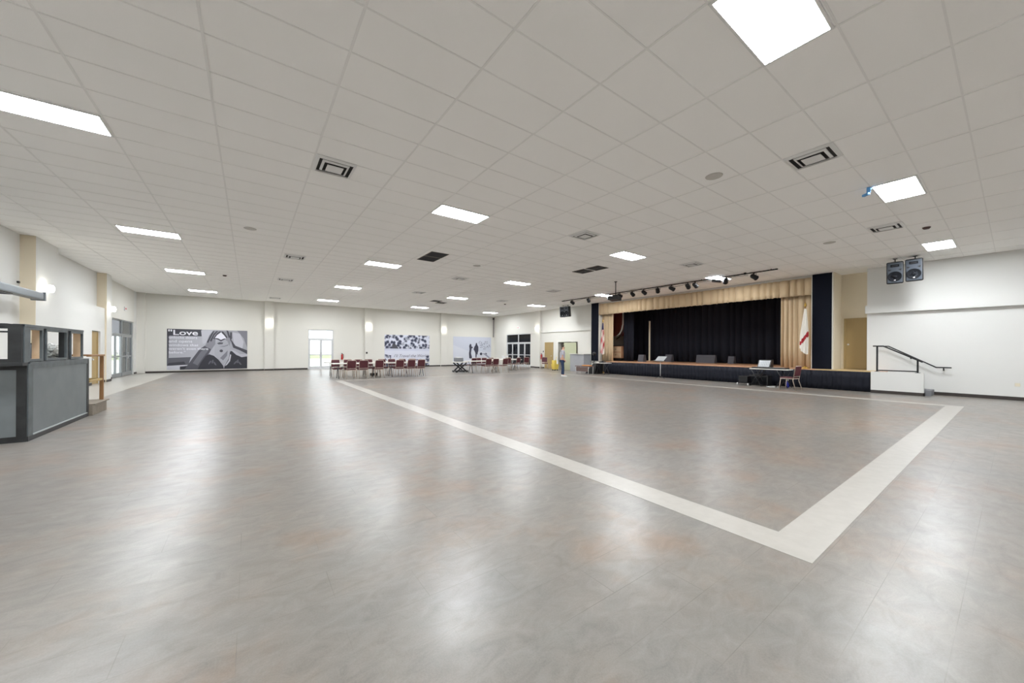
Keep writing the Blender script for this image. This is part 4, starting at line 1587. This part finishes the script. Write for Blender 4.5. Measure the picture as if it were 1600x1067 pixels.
P([(0.77, 0.5), (0.83, 0.53), (0.9, 0.62), (1.0, 0.62), (1.0, 0.68), (0.92, 0.70), (0.84, 0.62)], gm(182))
P([(0.70, 0.93), (0.75, 0.78), (0.77, 0.62), (0.785, 0.64), (0.77, 0.80), (0.73, 0.9)], gm(190))
for cu_, cv_, a_ in ((0.51, 0.83, 0.3), (0.545, 0.81, 0.1), (0.575, 0.86, -0.3), (0.84, 0.84, 0.4), (0.87, 0.81, 0.1), (0.90, 0.86, -0.4)):
    P(ell(cu_, cv_, 0.012, 0.05, 12, a_), gm(92))
m.obj('print', r)
MW = mat('print_white', (232, 232, 238), 0.6)
MK = mat('print_black', (36, 38, 48), 0.6)
yy = -0.055
for s_, u_, v_, sz, bd, sx_ in (('"Love', 0.01, 0.145, 0.42, 0.007, 1.38), ('unlocks doors', 0.02, 0.235, 0.22, 0.001, 1.0),
                                ('and opens', 0.02, 0.33, 0.22, 0.001, 1.15), ('windows that', 0.02, 0.42, 0.20, 0.001, 1.2),
                                ("weren't even there", 0.02, 0.51, 0.20, 0.001, 1.15), ('before."', 0.02, 0.60, 0.20, 0.001, 1.15),
                                ('Mignon McLaughlin', 0.02, 0.70, 0.14, 0.004, 1.1)):
    if s_.startswith('Mignon'):
        continue
    text(r, s_, u_ * W_, yy, (1 - v_) * H_, sz, MW, bold=bd, sx=sx_)


def speckle(name, scale, lo, hi, th):
    mm = bpy.data.materials.new(name)
    mm.use_nodes = True
    nt = mm.node_tree
    b = nt.nodes['Principled BSDF']
    tc = nt.nodes.new('ShaderNodeTexCoord')
    v = nt.nodes.new('ShaderNodeTexVoronoi')
    v.inputs['Scale'].default_value = scale
    n = nt.nodes.new('ShaderNodeTexNoise')
    n.inputs['Scale'].default_value = scale * 0.9
    n.inputs['Detail'].default_value = 5
    nt.links.new(tc.outputs['Object'], v.inputs['Vector'])
    nt.links.new(tc.outputs['Object'], n.inputs['Vector'])
    mx = nt.nodes.new('ShaderNodeMath')
    mx.operation = 'ADD'
    nt.links.new(v.outputs['Distance'], mx.inputs[0])
    nt.links.new(n.outputs['Fac'], mx.inputs[1])
    r_ = nt.nodes.new('ShaderNodeValToRGB')
    mx.use_clamp = False
    sc_ = nt.nodes.new('ShaderNodeMath')
    sc_.operation = 'MULTIPLY'
    sc_.inputs[1].default_value = 0.5
    nt.links.new(mx.outputs[0], sc_.inputs[0])
    th = th * 0.5
    r_.color_ramp.elements[0].position = th - 0.09
    r_.color_ramp.elements[1].position = th + 0.09
    r_.color_ramp.elements[0].color = rgb(lo)
    r_.color_ramp.elements[1].color = rgb(hi)
    nt.links.new(sc_.outputs[0], r_.inputs['Fac'])
    nt.links.new(r_.outputs['Color'], b.inputs['Base Color'])
    b.inputs['Roughness'].default_value = 0.6
    return mm


SPK = speckle('collage_print', 4.5, (54, 58, 80), (210, 213, 226), 1.08)
r, m, P, W_, H_ = poster('black and white photo collage poster with script Travel the World lettering', 8.54, 12.25, 0.10, 2.57, mat('print_lavender', (212, 214, 226), 0.6))
P([(0, 0), (1, 0), (1, 0.44), (0, 0.44)], SPK)
P([(0, 0.62), (0.14, 0.66), (0.12, 1.0), (0, 1.0)], SPK)
P([(0.87, 0.70), (1.0, 0.66), (1.0, 1.0), (0.87, 1.0)], SPK)
P([(0.16, 0.30), (0.22, 0.28), (0.30, 0.44), (0.16, 0.44)], gm(70, 20))
P([(0, 0.44), (1, 0.44), (1, 0.52), (0, 0.50)], mat('print_lavender2', (200, 203, 218), 0.6))
m.obj('print', r)
text(r, "I'll Travel the World", W_ * 0.19, -0.03, H_ * 0.28, 0.34, gm(96, 20), shear=0.35, sx=1.0, bold=-0.002)
text(r, 'and better alone', W_ * 0.5, -0.03, H_ * 0.18, 0.17, gm(60, 20), bold=0.004, sx=1.25)

r, m, P, W_, H_ = poster('pale grey poster with two dark standing figures and sketchy flower shapes', 14.45, 18.37, 0.10, 2.58, mat('print_mist', (198, 202, 214), 0.6))
P([(0, 0.3), (0.35, 0.5), (1, 0.55), (1, 1), (0, 1)], mat('print_mist2', (208, 211, 220), 0.6))
D = gm(58, 16)
P([(0.405, 0.33), (0.43, 0.25), (0.46, 0.27), (0.47, 0.36), (0.50, 0.36), (0.50, 0.40), (0.47, 0.42), (0.455, 0.6), (0.48, 0.74), (0.47, 0.79), (0.41, 0.78), (0.40, 0.6), (0.415, 0.45)], D)
P([(0.52, 0.45), (0.545, 0.35), (0.57, 0.30), (0.585, 0.22), (0.61, 0.22), (0.62, 0.29), (0.65, 0.36), (0.65, 0.50), (0.63, 0.6), (0.64, 0.66), (0.61, 0.62), (0.60, 0.75), (0.61, 0.90), (0.59, 0.92), (0.575, 0.75), (0.57, 0.6), (0.55, 0.52)], D)
rnd = random.Random(5)
for cu_, cv_ in ((0.70, 0.20), (0.78, 0.28), (0.86, 0.20), (0.93, 0.34), (0.72, 0.34), (0.82, 0.40)):
    for k in range(6):
        a = k * PI / 3 + rnd.random()
        q = ell(cu_ + 0.035 * math.cos(a), cv_ + 0.045 * math.sin(a), 0.020, 0.008, 10, a)
        P(q, gm((118, 150, 90)[k % 3], 16))
P(ell(0.72, 0.62, 0.035, 0.05), D)
P(ell(0.85, 0.62, 0.03, 0.035), gm(74, 16))
P([(0.74, 0.60), (0.84, 0.60), (0.95, 0.74), (0.99, 0.80), (0.94, 0.79), (0.82, 0.66)], gm(150, 16))
P([(0.72, 0.84), (0.80, 0.80), (0.80, 0.83), (0.74, 0.88)], gm(150, 16))
m.obj('print', r)

# ================================================================ LEFT SIDE
r = thing('projection_screen_case', 'long grey projection screen housing mounted high on the left wall', 'screen housing', (-4.62, 0, 2.78))
m = MB()
m.box(-0.1, 10.2, -0.06, 0.12, 15.35, 0.13, mat('screen_case_grey', (112, 118, 122), 0.4), 0.03)
m.box(-0.12, 15.35, -0.08, 0.14, 15.42, 0.15, mat('screen_case_grey', (112, 118, 122), 0.4), 0.012)
m.obj('case', r)
m = MB()
m.box(0.0, 10.3, -0.075, 0.07, 13.9, -0.058, M_black)
m.obj('screen_slot', r)
for yy_ in (10.8, 14.9):
    m = MB()
    m.box(-0.51, yy_, 0.0, -0.1, yy_ + 0.05, 0.06, M_greyleg)
    m.obj('wall_bracket', r)
m = MB()
m.box(-5.13, 15.86, 3.19, -5.09, 15.93, 3.24, M_black)
tag(m.obj('wall_hook'), 'tiny dark hook on the left wall above the screen housing', 'hook')

# booth
BX, BY, BY1, BXL = -2.76, 8.86, 11.45, -4.55
r = thing('control_booth', 'grey and black painted wooden booth with open windows at the left', 'booth', (0, 0, 0))
m = MB()
m.box(BX - 0.05, BY + 0.05, 0, BX, BY1, 1.19, M_boothg)
m.box(BX, BY + 0.0, 0, BX + 0.012, BY1, 0.075, M_boothf)
m.box(BX, BY, 0.075, BX + 0.014, BY + 0.15, 1.19, M_boothg)
m.box(BX, BY1 - 0.1, 0.075, BX + 0.014, BY1, 1.19, M_boothf)
m.box(BX, BY + 0.15, 1.11, BX + 0.014, BY1 - 0.1, 1.19, M_boothg)
m.obj('side_wall', r)
m = MB()
m.box(BX + 0.002, BY + 0.15, 0.085, BX + 0.006, BY1 - 0.1, 1.11, M_boothp)
m.box(BX + 0.002, BY + 0.15, 0.075, BX + 0.02, BY1 - 0.1, 0.095, mat('light_trim', (168, 174, 174), 0.5))
m.obj('side_panel', r)
m = MB()
m.box(BXL, BY, 0, BX, BY + 0.05, 1.19, M_boothf)
m.box(BX - 0.10, BY - 0.014, 0, BX, BY, 1.19, M_boothf)
m.box(BXL, BY - 0.014, 0, BX - 0.10, BY, 0.09, M_boothf)
m.box(BXL, BY - 0.014, 1.10, BX - 0.10, BY, 1.19, M_boothf)
m.obj('front_wall', r)
m = MB()
m.box(BXL, BY - 0.006, 0.09, BX - 0.10, BY - 0.001, 1.10, M_boothp)
m.obj('front_panel', r)
m = MB()
m.box(BX - 0.55, BY + 0.05, 1.19, BX + 0.015, BY1, 1.215, M_boothg, 0.004)
m.box(BXL, BY - 0.01, 1.19, BX - 0.55, BY + 0.25, 1.215, M_boothf, 0.004)
m.obj('counter_ledge', r)
# upper frame: corner posts and top rails (the upper part overhangs the front a little)
UY, UY1 = 8.69, 11.14
m = MB()
m.box(BX - 0.13, UY, 1.215, BX, UY + 0.05, 1.79, M_boothf)
m.box(BX - 0.05, UY + 0.05, 1.215, BX + 0.012, UY + 0.19, 1.79, M_boothg)
m.obj('corner_post', r)
m = MB()
m.box(BX - 0.10, UY + 0.05, 1.755, BX + 0.015, UY1, 1.795, M_boothg, 0.004)
m.box(BXL, UY, 1.74, BX - 0.13, UY + 0.07, 1.795, M_boothf)
m.obj('top_rail', r)
m = MB()
m.box(BXL, UY - 0.01, 1.165, BX + 0.012, BY - 0.016, 1.215, M_boothf, 0.004)
m.obj('front_sill', r)


def bwin(y0, y1, liner, fm, d=0.1):
    q = MB()
    t = 0.035
    q.box(BX - d, y0, 1.225, BX + 0.012, y0 + t, 1.755, fm)
    q.box(BX - 0.03, y0 + t, 1.225, BX + 0.012, y1 - t, 1.225 + t, fm)
    q.box(BX - 0.03, y0 + t, 1.755 - t, BX + 0.012, y1 - t, 1.755, fm)
    q.box(BX - 0.02, y1 - t, 1.225, BX + 0.012, y1, 1.755, fm)
    o = q.obj('window_frame', r)
    q = MB()
    q.box(BX - d, y1 - t, 1.225, BX - 0.02, y1, 1.755, liner)
    q.box(BX - d, y0 + t, 1.225, BX - 0.03, y1 - t, 1.225 + t, liner)
    q.box(BX - d, y0 + t, 1.755 - t, BX - 0.03, y1 - t, 1.755, liner)
    q.obj('jamb_lining', o)


bwin(8.885, 9.36, M_pale, M_boothg)
bwin(9.47, 10.34, M_boothf, M_boothg, 0.09)
bwin(10.50, 11.13, M_pale, M_boothg, 0.12)
for y_ in ((9.36, 9.47), (10.34, 10.50)):
    m = MB()
    m.box(BX - 0.08, y_[0], 1.215, BX - 0.01, y_[1], 1.755, M_boothf)
    m.obj('mullion', r)
m = MB()
for e in ((BXL, 1.215, BX - 0.13, 1.27), (BXL, 1.72, BX - 0.13, 1.745), (BXL, 1.27, BXL + 0.12, 1.72)):
    m.box(e[0], UY, e[1], e[2], UY + 0.05, e[3], M_boothf)
m.obj('front_window_frame', r)
m = MB()
m.box(BXL, UY + 0.01, 1.66, BX - 0.13, UY + 0.03, 1.685, M_boothf)
m.obj('window_bar', r)

m = MB()
m.box(-0.02, -0.16, 0.0, 0.02, 0.16, 0.30, M_black, 0.006)
m.box(-0.024, -0.14, 0.03, -0.018, 0.14, 0.28, M_grey)
o = m.obj('monitor')
o.location = (-3.0, 9.75, 1.216)
o.rotation_euler = (0, 0, PI / 2 + 0.2)
tag(o, 'small black monitor on the booth ledge behind the first side window', 'monitor')
m = MB()
t_ = bmesh.new()
bmesh.ops.create_icosphere(t_, subdivisions=4, radius=1)
rnd = random.Random(3)
from mathutils import noise as _ns
for v in t_.verts:
    k = 1 + 0.35 * _ns.noise(v.co * 2.3) + 0.18 * _ns.noise(v.co * 6)
    v.co = Vector((v.co.x * 0.13 * k, v.co.y * 0.34 * k, max(-0.12, v.co.z * 0.15 * k)))
m._merge(t_, M_silver, None)
o = m.obj('plastic_sheet')
o.location = (-3.06, 10.85, 1.345)
tag(o, 'crumpled clear plastic sheet heaped on the ledge behind the middle booth window', 'plastic sheet')

# platform with rail beyond the booth
r = thing('platform', 'low grey plywood platform with wooden rail beyond the booth', 'platform', (0, 0, 0))
m = MB()
m.box(-3.75, 11.48, 0, -2.70, 12.42, 0.225, M_ply, 0.006)
m.box(-3.78, 11.48, 0.225, -2.66, 12.45, 0.25, M_ply, 0.004)
m.obj('deck', r)
for x_, y_, mm in ((-2.76, 12.33, M_rail), (-3.70, 12.33, M_railt)):
    m = MB()
    m.box(x_ - 0.03, y_ - 0.03, 0.25, x_ + 0.03, y_ + 0.03, 1.25, mm, 0.004)
    m.obj('post', r)
m = MB()
m.box(-2.79, 11.47, 1.25, -2.72, 12.38, 1.29, M_rail, 0.004)
m.box(-3.74, 12.29, 1.25, -2.79, 12.38, 1.29, M_rail, 0.004)
m.obj('top_rail', r)
m = MB()
m.box(-2.78, 11.47, 0.70, -2.74, 12.30, 0.75, M_railt, 0.004)
m.box(-3.68, 12.31, 0.70, -2.79, 12.35, 0.75, M_railt, 0.004)
m.obj('mid_rail', r)


# ================================================================ PERSON
def skinmesh(name, nodes, edges, m_, parent=None, sub=2, root=0):
    me = bpy.data.meshes.new(name)
    me.from_pydata([n[:3] for n in nodes], edges, [])
    me.materials.append(m_)
    o = bpy.data.objects.new(name, me)
    COL.objects.link(o)
    sk = o.modifiers.new('skin', 'SKIN')
    sk.use_smooth_shade = True
    if not me.skin_vertices:
        pass
    lay = me.skin_vertices[0].data
    for k, n in enumerate(nodes):
        rr = n[3]
        lay[k].radius = (rr, rr) if not isinstance(rr, tuple) else rr
        lay[k].use_root = (k == root)
    ss = o.modifiers.new('sub', 'SUBSURF')
    ss.levels = sub
    ss.render_levels = sub
    if parent:
        o.parent = parent
    return o


pr = thing('person', 'person in light grey shirt and blue jeans standing by the service doorway', 'person', (13.9, 14.55, 0), -0.75)
# local frame: faces +X
nodes = [(0.0, 0.0, 0.93, (0.13, 0.10)), (0.0, 0.0, 1.08, (0.125, 0.095)), (0.02, 0.0, 1.28, (0.15, 0.105)), (0.01, 0.0, 1.40, (0.11, 0.08)),
         (0.03, 0, 1.47, 0.052), (0.055, 0, 1.545, 0.072), (0.05, 0, 1.62, 0.074),
         (0.0, 0.17, 1.36, 0.055), (-0.03, 0.22, 1.10, 0.04), (0.10, 0.22, 0.90, 0.03), (0.14, 0.21, 0.86, 0.028),
         (0.0, -0.17, 1.36, 0.055), (0.0, -0.23, 1.10, 0.04), (0.10, -0.23, 0.90, 0.03), (0.13, -0.225, 0.86, 0.028),
         (0.0, 0.095, 0.82, 0.085), (0.03, 0.10, 0.48, 0.055), (-0.02, 0.10, 0.10, 0.036), (0.12, 0.11, 0.04, 0.035),
         (0.0, -0.095, 0.82, 0.085), (0.04, -0.10, 0.48, 0.055), (0.05, -0.10, 0.10, 0.036), (0.19, -0.11, 0.04, 0.035)]
edges = [(0, 1), (1, 2), (2, 3), (3, 4), (4, 5), (5, 6), (3, 7), (7, 8), (8, 9), (9, 10), (3, 11), (11, 12), (12, 13), (13, 14),
         (0, 15), (15, 16), (16, 17), (17, 18), (0, 19), (19, 20), (20, 21), (21, 22)]
base_n = len(nodes)
for hand, pz in ((10, 1), (14, -1)):
    hx, hy, hz = nodes[hand][:3]
    for fi, ln in enumerate((0.06, 0.07, 0.075, 0.065)):
        a = len(nodes)
        yo = (fi - 1.5) * 0.017
        nodes.append((hx + 0.03, hy + yo, hz - 0.025, 0.009))
        nodes.append((hx + 0.045 + ln * 0.3, hy + yo, hz - 0.03 - ln * 0.6, 0.008))
        edges += [(hand, a), (a, a + 1)]
    a = len(nodes)
    nodes.append((hx + 0.03, hy - pz * 0.035, hz - 0.01, 0.010))
    nodes.append((hx + 0.06, hy - pz * 0.045, hz - 0.03, 0.009))
    edges += [(hand, a), (a, a + 1)]
body = skinmesh('body', nodes, edges, M_skin, pr)
off = 0.014
sn = [(0.0, 0.0, 0.90, (0.15, 0.12)), (0.0, 0, 1.08, (0.145, 0.115)), (0.02, 0, 1.28, (0.165, 0.12)), (0.01, 0, 1.42, (0.11, 0.09)),
      (0.0, 0.18, 1.365, 0.072), (-0.02, 0.22, 1.16, 0.06), (0.0, -0.18, 1.365, 0.072), (0.0, -0.23, 1.16, 0.06)]
skinmesh('shirt', sn, [(0, 1), (1, 2), (2, 3), (3, 4), (4, 5), (3, 6), (6, 7)], M_shirt, pr)
tn = [(0.0, 0.0, 0.95, (0.15, 0.118)), (0.0, 0.098, 0.80, 0.10), (0.03, 0.10, 0.48, 0.072), (-0.02, 0.10, 0.09, 0.056),
      (0.0, -0.098, 0.80, 0.10), (0.04, -0.10, 0.48, 0.072), (0.05, -0.10, 0.09, 0.056)]
skinmesh('jeans', tn, [(0, 1), (1, 2), (2, 3), (0, 4), (4, 5), (5, 6)], M_jeans, pr)
for dx, sy in ((0.0, 1), (0.07, -1)):
    m = MB()
    m.hexa([(dx - 0.07, sy * 0.105 - 0.045, 0), (dx - 0.07, sy * 0.105 + 0.045, 0), (dx + 0.19, sy * 0.105 + 0.05, 0), (dx + 0.19, sy * 0.105 - 0.05, 0)],
           [(dx - 0.065, sy * 0.105 - 0.04, 0.085), (dx - 0.065, sy * 0.105 + 0.04, 0.085), (dx + 0.18, sy * 0.105 + 0.04, 0.05), (dx + 0.18, sy * 0.105 - 0.04, 0.05)], M_whitem)
    m.obj('shoe', pr)
m = MB()
t_ = bmesh.new()
bmesh.ops.create_uvsphere(t_, u_segments=18, v_segments=12, radius=1)
bmesh.ops.delete(t_, geom=[v for v in t_.verts if v.co.z < -0.25 or (v.co.x > 0.55 and v.co.z < 0.45)], context='VERTS')
for v in t_.verts:
    v.co = Vector((0.035 + v.co.x * 0.095, v.co.y * 0.085, 1.61 + v.co.z * 0.095))
m._merge(t_, M_hair, None, smooth=True)
m.obj('hair', pr)
m = MB()
m.hexa([(0.125, -0.014, 1.555), (0.125, 0.014, 1.555), (0.155, 0.0, 1.557)], [(0.122, -0.006, 1.60), (0.122, 0.006, 1.60), (0.128, 0.0, 1.60)], M_skin)
m.obj('nose', pr)
m = MB()
for sy in (-1, 1):
    m.lathe([(0, 0), (0.008, 0.003), (0, 0.006)], M_hair, 8, T(0.122, sy * 0.03, 1.605) @ RY(PI / 2))
m.obj('eyes', pr)
m = MB()
m.box(0.118, -0.022, 1.525, 0.128, 0.022, 1.533, mat('lips', (160, 96, 88), 0.5), 0.002)
m.obj('mouth', pr)
m = MB()
for sy in (-1, 1):
    m.box(0.03, sy * 0.073 - 0.006, 1.56, 0.055, sy * 0.073 + 0.006, 1.615, M_skin, 0.005)
m.obj('ears', pr)


# lettering as plain meshes
dg = bpy.context.evaluated_depsgraph_get()
for o in [o for o in COL.objects if o.type == 'FONT']:
    me = bpy.data.meshes.new_from_object(o.evaluated_get(dg))
    n = bpy.data.objects.new('words', me)
    COL.objects.link(n)
    n.parent = o.parent
    n.matrix_local = o.matrix_local.copy()
    nm = o.name.split('.')[0]
    bpy.data.objects.remove(o)
    n.name = nm
